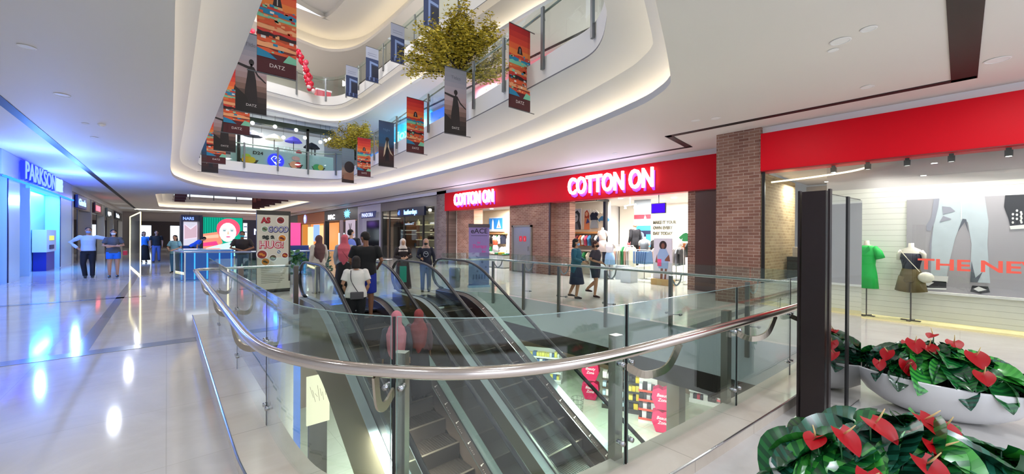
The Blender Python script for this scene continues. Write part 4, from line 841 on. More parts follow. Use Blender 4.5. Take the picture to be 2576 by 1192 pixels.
def mannequin(loc, rz, label, top, bottom, h_=1.45, legs=True, bag=None, tone='#e6ddd0', dress=False, neck=True):
    t = thing('mannequin', label, 'mannequin', loc, rz)
    m = MB()
    m.tube([(0, 0, h_), (0, 0, h_-.08), (0, 0, h_-.13), (0, 0, h_-.3), (0, .0, h_-.5), (0, 0, h_-.62), (0, 0, h_-.72)], [.045, .05, .16, .17, .125, .16, .15], 16, ry=[.045, .05, .09, .11, .09, .11, .1], up=(0, 1, 0))
    for s_ in (-1, 1): m.tube([(s_*.15, 0, h_-.16), (s_*.2, 0, h_-.22), (s_*.21, 0, h_-.34)], [.05, .045, .03], 10, up=(0, 1, 0))
    m.build('torso', mat(tone, .45), t, True)
    m = MB(); m.tube([(0, 0, 0.02), (0, 0, h_-.7)], .014, 6); m.build('stand_pole', mat('#5a5350', .3, .8), t)
    m = MB(); m.box(-.16, .16, -.03, .03, 0, .02); m.box(-.03, .03, -.16, .16, 0, .02); m.build('stand_base', mat('#4a4442', .3, .8), t)
    if dress:
        m = MB(); m.tube([(0, 0, h_-.1), (0, 0, h_-.14), (0, 0, h_-.3), (0, 0, h_-.5), (0, 0, h_-.68), (0, 0, h_-.98)], [.1, .18, .185, .165, .2, .235], 18, ry=[.07, .11, .13, .12, .14, .16], up=(0, 1, 0))
        for s_ in (-1, 1): m.tube([(s_*.14, 0, h_-.15), (s_*.23, -.01, h_-.24), (s_*.27, -.01, h_-.36)], [.065, .075, .085], 12, up=(0, 1, 0))
        m.build('dress', mat(top, .6, bump=.6, bscale=9), t, True)
        m = MB(); m.flat([(-.1, h_-.1), (0, h_-.22), (.1, h_-.1), (.13, h_-.2), (.0, h_-.3), (-.13, h_-.2)], .13); m.build('collar', mat(top, .5), t)
    else:
        m = MB(); m.tube([(0, 0, h_-.2), (0, 0, h_-.3), (0, 0, h_-.42), (0, 0, h_-.52)], [.165, .18, .15, .14], 18, ry=[.1, .12, .11, .1], up=(0, 1, 0)); 
        for s_ in (-1, 1): m.tube([(s_*.1, -.08, h_-.24), (s_*.1, -.04, h_-.13), (s_*.1, .04, h_-.13), (s_*.1, .09, h_-.24)], .014, 6)
        m.build('top', mat(top, .7), t, True)
        if bottom[1] == 'shorts':
            m = MB(); m.tube([(0, 0, h_-.5), (0, 0, h_-.6), (0, 0, h_-.72), (0, 0, h_-.76)], [.145, .18, .21, .2], 18, ry=[.1, .12, .14, .13], up=(0, 1, 0))
            for s_ in (-1, 1): m.tube([(s_*.09, 0, h_-.66), (s_*.13, 0, h_-.95)], [.115, .14], 14, ry=[.12, .14], up=(0, 1, 0))
            m.build('shorts', mat(bottom[0], .7, bump=.5, bscale=12), t, True)
        else:
            m = MB(); m.tube([(0, 0, h_-.5), (0, 0, h_-.62), (0, 0, h_-.95)], [.145, .19, .22], 18, ry=[.1, .13, .16], up=(0, 1, 0)); m.build('skirt', mat(bottom[0], .7), t, True)
        if legs:
            m = MB()
            for s_ in (-1, 1): m.tube([(s_*.08, 0, h_-.9), (s_*.08, 0, h_-1.2)], [.065, .05], 10, up=(0, 1, 0))
            m.build('legs', mat(tone, .45), t, True)
    return t
mannequin((12.6, 8.75, 0), -PI/2, 'mannequin in white ruffled top and denim skirt at the shop entrance', '#e8e6ea', ('#86acd2', 'skirt'), 1.5, True)
mannequin((12.9, 9.3, .0), -PI/2, 'pale mannequin in blush skirt and top raised by the black frame post', '#ecd8c8', ('#e8d6cc', 'skirt'), 1.95, False)
mannequin((14.1, 6.9, 0), -PI/2, 'mannequin in a white top deep behind the denim rack', '#f0eeea', ('#d8d4cc', 'skirt'), 1.6, False)
mannequin((13.6, 7.9, 0), -PI/2, 'mannequin in a grey top between the banner and the denim rack', '#5c6268', ('#2a2a2c', 'skirt'), 1.6, False)
for i, (x, y) in enumerate([(13.2, 8.7), (14.5, 7.2), (14.2, 6.3), (15.5, 8.2), (13.6, 6.0), (15.2, 6.1), (14, 15.5), (13.4, 17)]):
    m = MB(); m.lathe([(.09, 0), (.09, .02), (.07, .02)], n=12); o = m.build('recessed_lamp', emis('#fffaf0', 9), loc=(x, y, 3.07)); tag(o, 'round recessed lamp in the clothes shop ceiling', 'ceiling lamp', 'recessed lamps of the clothes shop ceiling')
tl = thing('track_lamp', 'white two-arm track lamp hanging near the hanging banner', 'lamp', (13.0, 8.15, 2.75)); m = MB(); m.tube([(0, 0, .35), (0, 0, 0)], .01, 6); m.tube([(0, -.25, .05), (0, .25, .0)], .02, 6); m.build('arm', WHITE2, tl)
for s_ in (-.2, .2): m = MB(); m.lathe([(.03, .1), (.045, 0)], (0, s_, -.1), 10); m.build('lamp_head', emis('#ffffff', 5), tl)
# ---- left opening of the clothes shop ----
def boat(m):
    m.rect(0, 1.25, 0, .78, 0, 0); m.flat([(.25, .05), (.3, .6), (.36, .75), (.44, .6), (.48, .05)], .004, 1); m.flat([(.7, .2), (.92, .7), (1.12, .2)], .004, 1); m.flat([(.85, .25), (.92, .45), (.98, .25)], .008, 2); m.rect(0, 1.25, 0, .14, .002, 3)
framed('poster', 'blue seaside poster inside the left opening of the clothes shop', wx('R', 14.4, 18.5, 1.85), 1.4, .85, WHITE2, boat, [mat('#2f86d8', .5, emit=.2), mat('#eef4f8', .5, emit=.2), mat('#b07a6a', .5), mat('#cfe6f2', .5)])
m = MB(); m.box(14.1, 15.6, 16.9, 20, 1.7, 1.76); tag(m.build('wall_shelf', mat('#b8895a', .5)), 'wooden shelf under the blue seaside poster', 'shelf')
w = MB(); w.box(14.5, 14.6, 16.8, 20.2, 0, 3.1); struct(w.build('wall_shop_left', mat('#f3e3c4', .5)))
hang_row(14.25, 17.0, 19.6, 1.66, 12, ['#0f1830', '#e9e4dc', '#2f8a4f', '#d9b3a0', '#2a2a2c', '#e9e4dc', '#d87a4a'], .5, 'under the seaside poster', 'shirts under the seaside poster')
hang_row(14.25, 17.0, 19.6, 1.0, 9, ['#e9e4dc', '#8a8f96', '#2a2a2c', '#2f8a4f'], .5, 'in the lower row below the seaside poster', 'lower row of shirts below the seaside poster')
mannequin((13.6, 16.9, 0), -PI/2, 'mannequin in orange top and white skirt in the left opening', '#e2603c', ('#ececec', 'skirt'), 1.6, False)
tb = thing('display_table', 'white display table with piled clothes in the left opening', 'table', (12.9, 15.7, 0))
m = MB(); m.box(-.4, .4, -.8, .8, .02, .62); m.build('table_body', mat('#f3f1ec', .4), tb); m = MB(); m.box(-.42, .42, -.82, .82, .62, .65); m.build('tabletop', mat('#5a4a40', .5), tb)
rnd = random.Random(11)
for i in range(9):
    c = rnd.choice(list(CN)); m = MB(); m.box(-.13, .13, -.12, .12, 0, .05+.04*(i % 3)); o = m.build('folded_shirt', mat(c, .8), loc=(12.75+.25*(i % 2), 15.05+(i//2)*.3, .65)); bv = o.modifiers.new('round', 'BEVEL'); bv.width = .02
    tag(o, CN[c]+' folded shirt pile on the display table in the left opening', 'folded shirt', 'folded shirts on the display table')
rack((13.4, 14.4, 0), -PI/2, 1.2, 1.3, 'rack of dark clothes beside the brick wall in the left opening', '#2a2a2c'); hang_row(13.4, 13.9, 14.9, 1.28, 8, ['#2a2a2c', '#e9e4dc', '#0f1830'], .7, 'on the rack by the brick wall', 'shirts on the rack by the brick wall')

# ---------- near display window ----------
SL_ = stripem('#efede4', '#bdb9ad', .11, .06)
w = MB(); w.box(10.9, 10.98, -4.5, 1.95, .0, 2.62); struct(w.build('wall_display_window', SL_))
for bx_ in [(10.98, 14.5, 1.85, 1.95, 0, 3.1), (10.9, 10.98, -4.5, 1.95, 2.62, 3.17), (14.4, 14.5, 1.95, 3.06, 0, 3.12), (10.48, 14.5, -4.5, 3.05, 3.17, 3.2)]:
    w = MB(); w.box(*bx_); struct(w.build('wall_window_upper', mat('#c9c3c1', .55)))
m = MB(); m.box(10.42, 10.9, -4.5, 1.95, 0, .035); struct(m.build('trim_20', mat('#f0e3a8', .5)))
m = MB(); m.box(10.42, 10.43, -4.5, 3.02, .03, 3.12); struct(m.build('window_1', glassm('#f8faf7', .8)))
m = MB(); m.box(10.40, 10.45, 3.0, 3.06, 0, 3.12); m.build('window_frame', BLACK, bpy.data.objects['window_1'])
def jeans(m):
    m.rect(0, 4.3, 0, 1.75, .0, 0); X0 = m.xf; m.xf = m.xf @ Matrix.Diagonal((.6, 1, 1, 1))
    m.flat([(.5, .28), (.52, .9), (.62, 1.35), (.7, 1.75), (1.62, 1.75), (1.7, 1.3), (1.68, .9), (1.74, .22), (1.45, .22), (1.36, .5), (1.38, .9), (1.3, 1.3), (1.18, 1.32), (1.05, 1.0), (.92, .5), (.88, .25)], .004, 1)
    m.flat([(1.1, 1.12), (1.24, 1.3), (1.32, 1.1), (1.27, 1.35), (1.2, 1.36)], .008, 3)
    m.flat([(1.36, .22), (1.38, .6), (1.46, .3), (1.6, .42), (1.5, .22)], .008, 3); m.flat([(.5, .28), (.52, .9), (.6, 1.25), (.56, .9), (.55, .28)], .008, 4)
    m.flat([(.8, 1.45), (1.05, 1.5), (.95, 1.58), (.78, 1.6)], .008, 4); m.flat([(.72, 1.3), (.98, 1.36), (.8, 1.42)], .008, 4); m.rect(1.16, 1.18, 1.35, 1.72, .008, 2)
    m.flat([(.6, 1.75), (.55, 1.4), (.44, 1.25), (.45, 1.15), (.54, 1.14), (.62, 1.3), (.7, 1.6), (.72, 1.75)], .006, 4)
    m.flat([(.46, .2), (.5, .3), (.92, .3), (.9, .18)], .012, 2); m.flat([(.25, .04), (.3, .12), (.5, .2), (.88, .2), (.88, .08), (.5, .05)], .012, 5); m.flat([(.36, .12), (.5, .19), (.62, .17), (.5, .1)], .016, 2); m.flat([(.14, .02), (.28, .12), (.38, .06), (.88, .08), (.88, .05)], .014, 2)
    m.flat([(1.36, .05), (1.4, .16), (1.7, .16), (1.74, .06), (1.55, .02)], .012, 5); m.flat([(1.42, .1), (1.52, .15), (1.68, .1), (1.52, .06)], .016, 2)
    m.flat([(2.0, 1.75), (1.98, 1.55), (2.06, 1.35), (2.1, 1.2), (2.4, 1.22), (2.46, 1.45), (2.4, 1.75)], .006, 5)
    for k in range(16): m.disc(2.14+.05*(k % 6)+.02*((k*7) % 3), 1.28+.07*(k//6)+.03*((k*5) % 3), .022, .010, 2, 8)
    m.flat([(2.1, 1.16), (2.08, 1.22), (2.44, 1.25), (2.44, 1.18)], .010, 2); m.flat([(2.4, 1.75), (2.5, 1.4), (2.42, 1.25), (2.52, 1.2), (2.62, 1.35), (2.6, 1.75)], .010, 4)
pj = framed('poster', 'huge grey poster of jeans legs and black sneakers in the near display window', wx('R', 10.87, .7, .6), 4.3, 1.78, WHITE2, jeans, [mat('#aaa5ab', .5, var=.05, vscale=1), mat('#c3ced6', .55, var=.12, vscale=6), mat('#ecebea', .5), mat('#5f6470', .5), mat('#9a9aa8', .5), mat('#2b2a31', .5)])
m = MB(); m.box(10.8, 10.87, -3.6, .7, .56, .6); m.build('light_ledge', WHITE2, pj)
s = MB(wx('R', 10.415, .52, 1.04)); s.text('THE NEW', 0, 0, .27, 0, 0, .006, 1.28, .002, 'LEFT'); tag(s.build('window_lettering', mat('#ef5f4c', .6)), 'coral letters THE NEW on the near display window glass', 'lettering')
MQ1 = mannequin((10.62, 1.25, 0.035), -PI/2-.35, 'mannequin torso in a bright green shirt dress on a pole', '#0fbf4f', None, 1.56, False, dress=True, tone='#e9dccb')
mq = mannequin((10.62, .62, 0.035), -PI/2-.2, 'mannequin torso in black camisole and olive shorts with a white bag', '#1b1c30', ('#6a5b34', 'shorts'), 1.52, False, tone='#f0e8da')
MQ1.scale = mq.scale = (.85, .85, .97)
bg_ = thing('shoulder_bag', 'small white shoulder bag slung across the olive shorts mannequin', 'bag', (0, 0, 0)); m = MB(); m.ball((10.5, .42, .88), .05, rz=.1, ry=.11, n=14, m=8); m.build('bag_body', mat('#f0ead8', .4), bg_, True)
m = MB(); m.tube([(10.56, .76, 1.36), (10.52, .62, 1.15), (10.5, .5, .98)], .016, 6, ry=.006); m.build('strap', mat('#e8e0cc', .5), bg_)
for i, y in enumerate((1.78, 1.24, .68, .12, -.52)):
    t = thing('ceiling_spotlight', 'black cube spotlight under the red fascia, '+['farthest left', 'second from the left', 'in the middle', 'fourth from the left', 'nearest the right edge'][i], 'spotlight', (10.58, y, 2.98), 0, 'cube spotlights over the display window')
    m = MB(); m.box(-.045, .045, -.045, .045, 0, .1); m.box(-.03, .03, -.03, .03, .1, .14); m.build('housing', BLACK, t); m = MB(); m.lathe([(.035, -.002), (.035, .002)], n=12); m.build('lens', emis('#ffffff', 8 if i in (0, 4) else 1.0), t)
m = MB(); m.tube(smooth_loop([(10.7, 2.95, 2.9), (10.68, 2.2, 2.93), (10.64, 1.5, 2.98), (10.6, 1.2, 3.04)], False, 4), .018, 6); tag(m.build('curved_light_tube', emis('#fff2c8', 3)), 'thin curved glowing tube behind the near window glass', 'lamp')
# shop interior left of the display wall
m = MB(); m.box(12.2, 12.6, 2.1, 3.0, 0, 1.1); tag(m.build('dark_counter', mat('#22201f', .5)), 'dark counter behind the near window glass', 'counter')
m = MB(); m.box(12.3, 12.5, 2.2, 2.9, 1.1, 1.35); tag(m.build('stacked_boxes', mat('#c9c2ba', .5)), 'row of pale boxes on the dark counter', 'box')
# ================= upper storeys =================
def loop_len(path): return sum((Vector(b)-Vector(a)).length for a, b in zip(path, path[1:]))
def upper_rail(name_label, B, zb, step, t0=0, spanpost=None, part_ok=True):
    t = thing('glass_balustrade', name_label, 'railing', (0, 0, 0)); P = [tuple(p) for p in B]+[tuple(B[0])]
    L = loop_len(P); n = int(L/step)
    ri = [tuple(p) for p in offset(B, .06)]
    h = MB(); h.tube([(x, y, zb+.98) for x, y in ri], .028, 6, closed=True); h.build('handrail', mat('#9aa39a', .35, .9), t, True)
    g = MB(); g.band(offset(B, .03), zb+.02, zb+1.15); g.build('glass_pane', glassm('#e6f1ec', 1.0), t)
    for k in range(n):
        p, d = along(P, t0+k*L/n); nn = Vector((-d.y, d.x))     # towards the opening
        c = p+nn*.04; m = MB(Matrix.Translation((c.x, c.y, 0)) @ Matrix.Rotation(math.atan2(d.y, d.x), 4, 'Z'))
        m.box(-.04, .04, -.025, .025, zb-.28, zb+1.02); m.build('post', mat('#83868a', .35, .9), t)
        m = MB(Matrix.Translation((c.x, c.y, 0)) @ Matrix.Rotation(math.atan2(d.y, d.x), 4, 'Z')); m.tube([(0, 0, zb+.9), (.06, -.1, zb+.8), (.1, -.1, zb+.98)], .014, 5); m.build('rail_bracket', mat('#83868a', .35, .9), t)
    return t
upper_rail('first upper floor glass balustrade with grey posts carrying the long banners', B1, 5.36, 1.5)
upper_rail('second upper floor glass balustrade with the small blue-grey banners', B3, 9.75, 1.6)
upper_rail('far glass balustrade around the distant ceiling opening', B2, 5.36, 1.9)
m = MB(); m.box(10.35, 10.47, 2, 30, Z2-.015, Z2+.01); struct(m.build('trim_21', mat('#1a1412', .5)))
m = MB(); m.box(10.6, 10.75, 2, 30, Z3-.015, Z3+.01); struct(m.build('trim_22', mat('#1a1412', .5)))
w = MB(); w.box(10.8, 10.95, -5, 30, 5.2, Z2); w.box(11.4, 11.5, -5, 30, 9.6, Z3); w.box(-2.6, -2.5, -5, 30, 5.2, Z2); w.box(-2.6, -2.5, -5, 30, 9.6, Z3); struct(w.build('wall_upper_shops', mat('#dcd6d0', .5)))
def upshop(name, label, x, y0, y1, z0, z1, c, e, ecol=None):
    t = thing(name, label, 'shop front', (0, 0, 0)); m = MB(); m.box(x-.15, x-.02, y0, y1, z0, z1); m.build('lit_fascia', mat(c, .4, emit=e, ecol=ecol), t); return t
t = upshop('upper_shop_sign', 'cyan glowing shop fascia on the first upper floor', 10.8, 18.9, 23.4, 7.1, 8.35, '#38b8f0', 1.0)
m = MB(wx('R', 10.6, 22.8, 7.4)); m.text("joxx's", 0, 0, .8, 0, 0, .02, 1.6, .01, 'LEFT'); m.build('letters', emis('#8fe6ff', 2.6), t)
t = upshop('upper_shop_sign', 'deep blue glowing shop fascia next to the cyan one', 10.8, 15.9, 18.9, 7.2, 8.2, '#1f6fe0', .9)
t = upshop('upper_shop_sign', 'pink lit shop fascia on the first upper floor behind the big tree', 10.8, 9.8, 15.0, 7.6, 8.4, '#e88a98', .5)
t = upshop('upper_shop', 'blue lit shop front beside the dessert stall on the first upper floor', 10.8, 24, 29.5, 5.3, 7.2, '#1e86e8', .8)
for k in range(4): m = MB(); m.box(10.4, 10.6, 24.4+k*1.2, 25.1+k*1.2, 5.25, 6.1+.2*(k % 2)); m.build('display_figure', mat('#1a2344', .4), t)
# dessert stall
st = thing('dessert_stall', 'pale teal dessert stall D24 with bowl pictures and round blue neon sign', 'food stall', (0, 26.2, 0))
m = MB(); m.box(2.6, 7.9, 0, .15, 5.22, 6.42); m.build('counter_front', mat('#9fc0c4', .3), st)
m = MB(); m.box(2.6, 7.9, 0, 1.0, 6.42, 6.48); m.build('counter_top', mat('#b8d2d4', .2), st)
for x in (2.95, 6.4): m = MB(); m.box(x-.07, x+.07, -.1, .04, 5.22, 8.0); m.build('black_post', BLACK, st)
m = MB(); m.box(2.2, 7.9, -.1, .3, 7.88, 8.15); m.build('dark_green_beam', mat('#1c2a1c', .5), st)
m = MB(); m.box(2.2, 7.8, 2.6, 2.8, 6.4, 6.95); m.build('dark_back_band', mat('#17171f', .5), st)
m = MB(); m.box(2.2, 8.2, 3.0, 3.2, 5.3, 8.3); m.build('back_wall', mat('#cfd4d2', .5, emit=.25), st)
def bowl(x, z, c1, c2, green, w_=.45):
    m = MB(wx('F', x, -.02, z)); m.flat([(-w_, .08), (-w_*.6, -.22), (-w_*.2, -.3), (w_*.2, -.3), (w_*.6, -.22), (w_, .08), (0, .02)], .004, 0)
    m.disc(-.08, .03, w_*.62, .008, 1, ry=.2); m.disc(.12, .05, w_*.4, .012, 2, ry=.17)
    if green: m.disc(-.12, .24, w_*.45, .006, 3, ry=.13)
    m.build('bowl_picture', [mat('#2c2f22', .5), mat(c1, .5), mat(c2, .5), mat('#a9c83a', .5)], st)
bowl(3.44, 5.72, '#e0b020', '#d8c030', True); bowl(5.77, 5.74, '#e0a080', '#d03038', False, .4); bowl(7.03, 5.72, '#2a9a5a', '#b8b23a', False, .4)
m = MB(wx('F', 5.77, -.03, 6.15)); m.disc(0, 0, .22, .0, 0, ry=.13); m.build('bowl_picture', mat('#c9a0a0', .5), st)
m = MB(wx('F', 3.85, -.02, 6.12)); m.text('D24', 0, 0, .24, 0, 0, .006, 1.2, .004); m.build('lettering', BLACK, st)
n_ = thing('neon_sign', 'round blue neon sign with a dessert glass emblem on the stall', 'sign', (0, 0, 0))
m = MB(wx('F', 4.72, 26.1, 5.86)); m.disc(0, 0, .42, 0, 0, 26); m.build('sign_disc', mat('#1c28c8', .4, emit=1.3, ecol='#1a22e8'), n_)
m = MB(wx('F', 4.72, 26.08, 5.86))
for pth in ([(-.24, .1), (-.1, .26), (.1, .22), (.24, .12), (0, -.22), (-.24, .1)], [(-.16, -.3), (.16, -.3)], [(-.05, .1), (.02, .18), (.1, .12), (.04, .04)]):
    m.tube([(x, 0, z) for x, z in pth], .022, 5)
m.build('neon_tube', emis('#8fa2ff', 3.5), n_)
for k, (x, z, c) in enumerate([(3.8, 7.62, '#1b1c3a'), (4.9, 7.6, '#efe6c8'), (5.95, 7.62, '#5a56d8'), (7.0, 7.4, '#1b1c2a')]):
    t = thing('parasol', ['dark parasol at the left of the dessert stall', 'cream parasol in the dessert stall', 'violet parasol in the dessert stall', 'dark parasol at the right of the dessert stall'][k], 'parasol', (x, 27.6, 0))
    m = MB(); m.lathe([(.5, z-.22), (.3, z), (.02, z+.14)], n=10); m.build('canopy', mat(c, .6, emit=.25 if k in (1, 2) else 0), t); m = MB(); m.tube([(0, 0, 5.2), (0, 0, z+.1)], .02, 6); m.build('pole', BLACK, t)
for k, (x, z) in enumerate([(3.56, 7.8), (4.65, 7.8), (5.74, 7.8), (4.0, 7.24), (5.1, 7.28), (6.24, 7.45), (7.11, 7.33), (7.41, 7.48), (7.65, 7.6)]):
    t = thing('pendant_lamp', 'white globe pendant lamp over the dessert stall', 'lamp', (x, 26.0+.12*(k > 2), z), 0, 'globe lamps over the dessert stall'); m = MB(); m.ball((0, 0, 0), .1, n=12, m=8); m.build('globe', emis('#f6fbff', 9), t, True)
    m = MB(); m.tube([(0, 0, .1), (0, 0, Z2-z)], .008, 4); m.build('cord', BLACK, t)
for i, x in enumerate((4.9, 5.25, 5.45, 5.65)):
    m = MB(); m.lathe([(.06, 0), (.09, .14), (.09, .2), (.03, .26), (.02, .34)], n=10); tag(m.build('glass_jar', mat('#dfeef0', .2), loc=(x, 26.5, 6.48)), 'white dessert jar on the stall counter', 'jar', 'jars on the stall counter')
m = MB(); m.ball((0, 0, .12), .16, rz=.14, n=10, m=6); tag(m.build('fruit_heap', mat('#d04858', .5), loc=(6.0, 26.5, 6.48)), 'red fruit heap on the stall counter', 'fruit')
m = MB(); m.lathe([(.06, 0), (.06, .4), (.03, .45)], n=10); tag(m.build('dark_bottle', BLACK, loc=(6.9, 26.5, 6.48)), 'black bottle on the stall counter', 'bottle')

# ---------- banners ----------
def grad(m, x1, z0, z1, n, base):  # horizontal printed strips, materials base..base+n-1
    for k in range(n): m.rect(0, x1, z0+(z1-z0)*k/n, z0+(z1-z0)*(k+1)/n, 0, base+k)
def lerpc(a, b, t): a = [int(a[i:i+2], 16) for i in (1, 3, 5)]; b = [int(b[i:i+2], 16) for i in (1, 3, 5)]; return '#%02x%02x%02x' % tuple(int(x+(y-x)*t) for x, y in zip(a, b))
def ramp(cs, n):
    out = []
    for k in range(n): q = k/(n-1)*(len(cs)-1); i = min(int(q), len(cs)-2); out.append(mat(lerpc(cs[i], cs[i+1], q-i), .6))
    return out
def art_red(m, w_, h_):
    ms = ramp(['#4a1018', '#5a1420', '#c2562e', '#d8703a', '#f08a3a', '#e0402a', '#b81c22'], 14); grad(m, w_, 0, h_, 14, 0)
    ms += [mat(c, .6) for c in ('#2b0f14', '#d8562e', '#1f7fa8', '#7ac0a0', '#c8332a', '#e8a070', '#e8dcd8')]
    b = 14; rnd = random.Random(int(w_*1000)+int(h_*10))
    m.flat([(w_*.38, h_*.67), (w_*.42, h_*.75), (w_*.5, h_*.77), (w_*.58, h_*.75), (w_*.63, h_*.67)], .003, b)
    m.rect(w_*.49, w_*.51, h_*.68, h_*.74, .005, b+6)
    for z, c in ((.64, 4), (.60, 2), (.56, 3), (.5, 1), (.455, 5), (.41, 4), (.385, 0), (.33, 1), (.28, 5), (.23, 1)):
        pts = [(0, h_*(z-.03))]+[(w_*k/7, h_*(z+rnd.uniform(-.006, .022))) for k in range(8)]+[(w_, h_*(z-.03))]; m.flat(pts, .003+.0006*(1-z)*10, b+c)
    for k in range(44):
        x = rnd.uniform(.03, .9)*w_; z = rnd.uniform(.19, .65)*h_; s_ = rnd.uniform(.02, .05)*w_*1.6; m.rect(x, min(w_, x+s_*1.6), z, z+s_, .0105, b+rnd.choice([1, 3, 5, 4, 2, 6, 1, 5]))
    m.flat([(0, h_*.15), (0, h_*.23), (w_*.3, h_*.2), (w_*.5, h_*.15)], .012, b+2); m.flat([(w_*.65, h_*.14), (w_*.8, h_*.22), (w_, h_*.2), (w_, h_*.13)], .012, b+3)
    m.rect(0, w_, 0, h_*.14, .0135, 0); m.text('DATZ', w_/2, h_*.065, w_*.15, .015, b+6)
    return ms
def art_dusk(m, w_, h_):
    ms = ramp(['#1c1413', '#3a2a28', '#8a6a60', '#b09498', '#a89aa4', '#8e8b9a', '#83838f'], 14); grad(m, w_, 0, h_, 14, 0); b = 14; ms += [mat('#241a1c', .6), mat('#6a6874', .6), mat('#d8d0d0', .6)]
    cx = w_*.5
    m.flat([(cx-w_*.24, h_*.06), (cx-w_*.2, h_*.3), (cx-w_*.14, h_*.45), (cx-w_*.12, h_*.52), (cx-w_*.1, h_*.585), (cx+w_*.08, h_*.585), (cx+w_*.1, h_*.52), (cx+w_*.15, h_*.42), (cx+w_*.18, h_*.28), (cx+w_*.22, h_*.06)], .003, b)
    m.disc(cx, h_*.64, w_*.085, .003, b, ry=h_*.04); m.rect(cx-.02, cx+.02, h_*.58, h_*.62, .003, b)
    m.flat([(cx-w_*.1, h_*.585), (cx-w_*.1, h_*.55), (0, h_*.585), (0, h_*.615)], .003, b); m.flat([(cx+w_*.08, h_*.585), (cx+w_*.22, h_*.5), (w_*.98, h_*.42), (w_*.96, h_*.405), (cx+w_*.2, h_*.475), (cx+w_*.09, h_*.54)], .003, b)
    m.flat([(0, 0), (0, h_*.3), (w_*.35, h_*.2), (w_*.5, 0)], .004, 0)
    m.text('Tides', w_/2, h_*.84, w_*.2, .006, b+1); m.text('DATZ', w_/2, h_*.08, w_*.13, .006, b+2); return ms
def art_navy(m, w_, h_):
    ms = ramp(['#1c1214', '#3a1c1e', '#4a2226', '#1d4a6e', '#1f4f7a', '#2a4a74', '#33466a'], 14); grad(m, w_, 0, h_, 14, 0); b = 14; ms += [mat('#141018', .6), mat('#c8b49a', .6), mat('#5a7aa0', .6)]
    m.disc(w_*.55, h_*.61, w_*.12, .003, b, ry=h_*.05); m.flat([(w_*.48, h_*.58), (w_*.35, h_*.4), (w_*.3, h_*.2), (w_*.4, h_*.28), (w_*.5, h_*.45)], .004, b+1); m.flat([(w_*.6, h_*.58), (w_*.7, h_*.4), (w_*.95, h_*.25), (w_*.75, h_*.3), (w_*.58, h_*.45)], .004, b+1)
    m.flat([(w_*.48, h_*.57), (w_*.42, h_*.12), (w_*.68, h_*.12), (w_*.62, h_*.57)], .0035, b); m.text('Night', w_/2, h_*.8, w_*.2, .006, b+2); return ms
def art_dark(m, w_, h_):
    ms = ramp(['#2a1814', '#7a5646', '#a0806a', '#5a646e', '#6a7480', '#6f7c88', '#74828e'], 14); grad(m, w_, 0, h_, 14, 0); b = 14; ms += [mat('#24100e', .6), mat('#8a5f4a', .6)]
    m.disc(w_*.62, h_*.46, w_*.42, .003, b, ry=h_*.17); m.flat([(w_*.1, h_*.08), (w_*.2, h_*.24), (w_*.55, h_*.3), (w_*.95, h_*.26), (w_, h_*.08)], .004, b+1); m.flat([(0, 0), (0, h_*.1), (w_, h_*.07), (w_, 0)], .006, b); return ms
def art_blue(m, w_, h_):
    ms = ramp(['#b9bcd0', '#aeb3cc'], 2); grad(m, w_, 0, h_, 2, 0); b = 2; ms += [mat('#2e3c68', .6), mat('#7d93c8', .6), mat('#141a36', .6), mat('#8a8fae', .6)]
    m.rect(0, w_, 0, h_*.68, .002, b); m.flat([(w_*.3, h_*.12), (w_*.3, h_*.6), (w_*.95, h_*.56), (w_*.95, h_*.5), (w_*.42, h_*.53), (w_*.42, h_*.12)], .004, b+1); m.rect(w_*.48, w_*.98, h_*.14, h_*.48, .005, b+2)
    for k in range(5): m.rect(w_*(.1+.17*k), w_*(.16+.17*k), h_*.03, h_*(.1+.04*(k % 2)), .006, b+(1 if k % 2 else 2))
    for k in range(2): m.rect(w_*.15, w_*.85, h_*(.82-.06*k), h_*(.835-.06*k), .004, b+3)
    return ms
def banner(x0, x1, y, z0, z1, art, label, group=None, side=1, skew=0):
    t = thing('hanging_banner', label, 'banner', (x0, y, z0), skew, group); w_, h_ = x1-x0, z1-z0
    m = MB(); m.box(0, w_, .003, .009, 0, h_); m.build('backing', mat('#5a4a48', .7), t)
    m = MB(); ms = art(m, w_, h_); m.build('picture', ms, t)
    xa, xb = (0, w_+.14) if side > 0 else (-.14, w_)
    for z in (h_+.012, -.012): m = MB(); m.tube([(xa, .003, z), (xb, .003, z)], .011, 5); m.build('banner_rod', mat('#6a6c70', .4, .8), t)
    return t
ZB0, ZB1 = 4.38, 6.17
for i, (x0, x1, y, a, lab) in enumerate([(5.5, 6.12, 6.4, art_red, 'red sunset town banner hanging nearest on the right balustrade'), (5.62, 6.28, 9.2, art_dusk, 'dusk silhouette banner below the big golden tree'), (5.95, 6.58, 12.1, art_red, 'red sunset town banner third from the right, left of the dusk one'),
      (6.33, 6.97, 15.3, art_navy, 'navy banner with a veiled figure on the right balustrade'), (6.68, 7.3, 18.6, art_red, 'red sunset town banner beside the trunk of the small tree'), (6.88, 7.5, 21.4, art_dark, 'grey banner with a dark head shape, farthest on the right balustrade')]):
    banner(x0, x1, y, ZB0, ZB1, a, lab, None, 1, -.12 if i == 1 else 0)
for i, (y, a, lab) in enumerate([(7.9, art_red, 'red sunset town banner hanging nearest on the left balustrade'), (10.7, art_dusk, 'dusk silhouette banner second from the front on the left balustrade'), (13.2, art_red, 'red banner third from the front on the left balustrade'), (16.2, art_dusk, 'dark dusk banner fourth from the front on the left balustrade'),
      (19.2, art_red, 'red banner fifth from the front on the left balustrade'), (22.2, art_navy, 'dark navy banner farthest on the left balustrade')]):
    banner(1.14, 1.74, y, ZB0, ZB1, a, lab, None, -1)
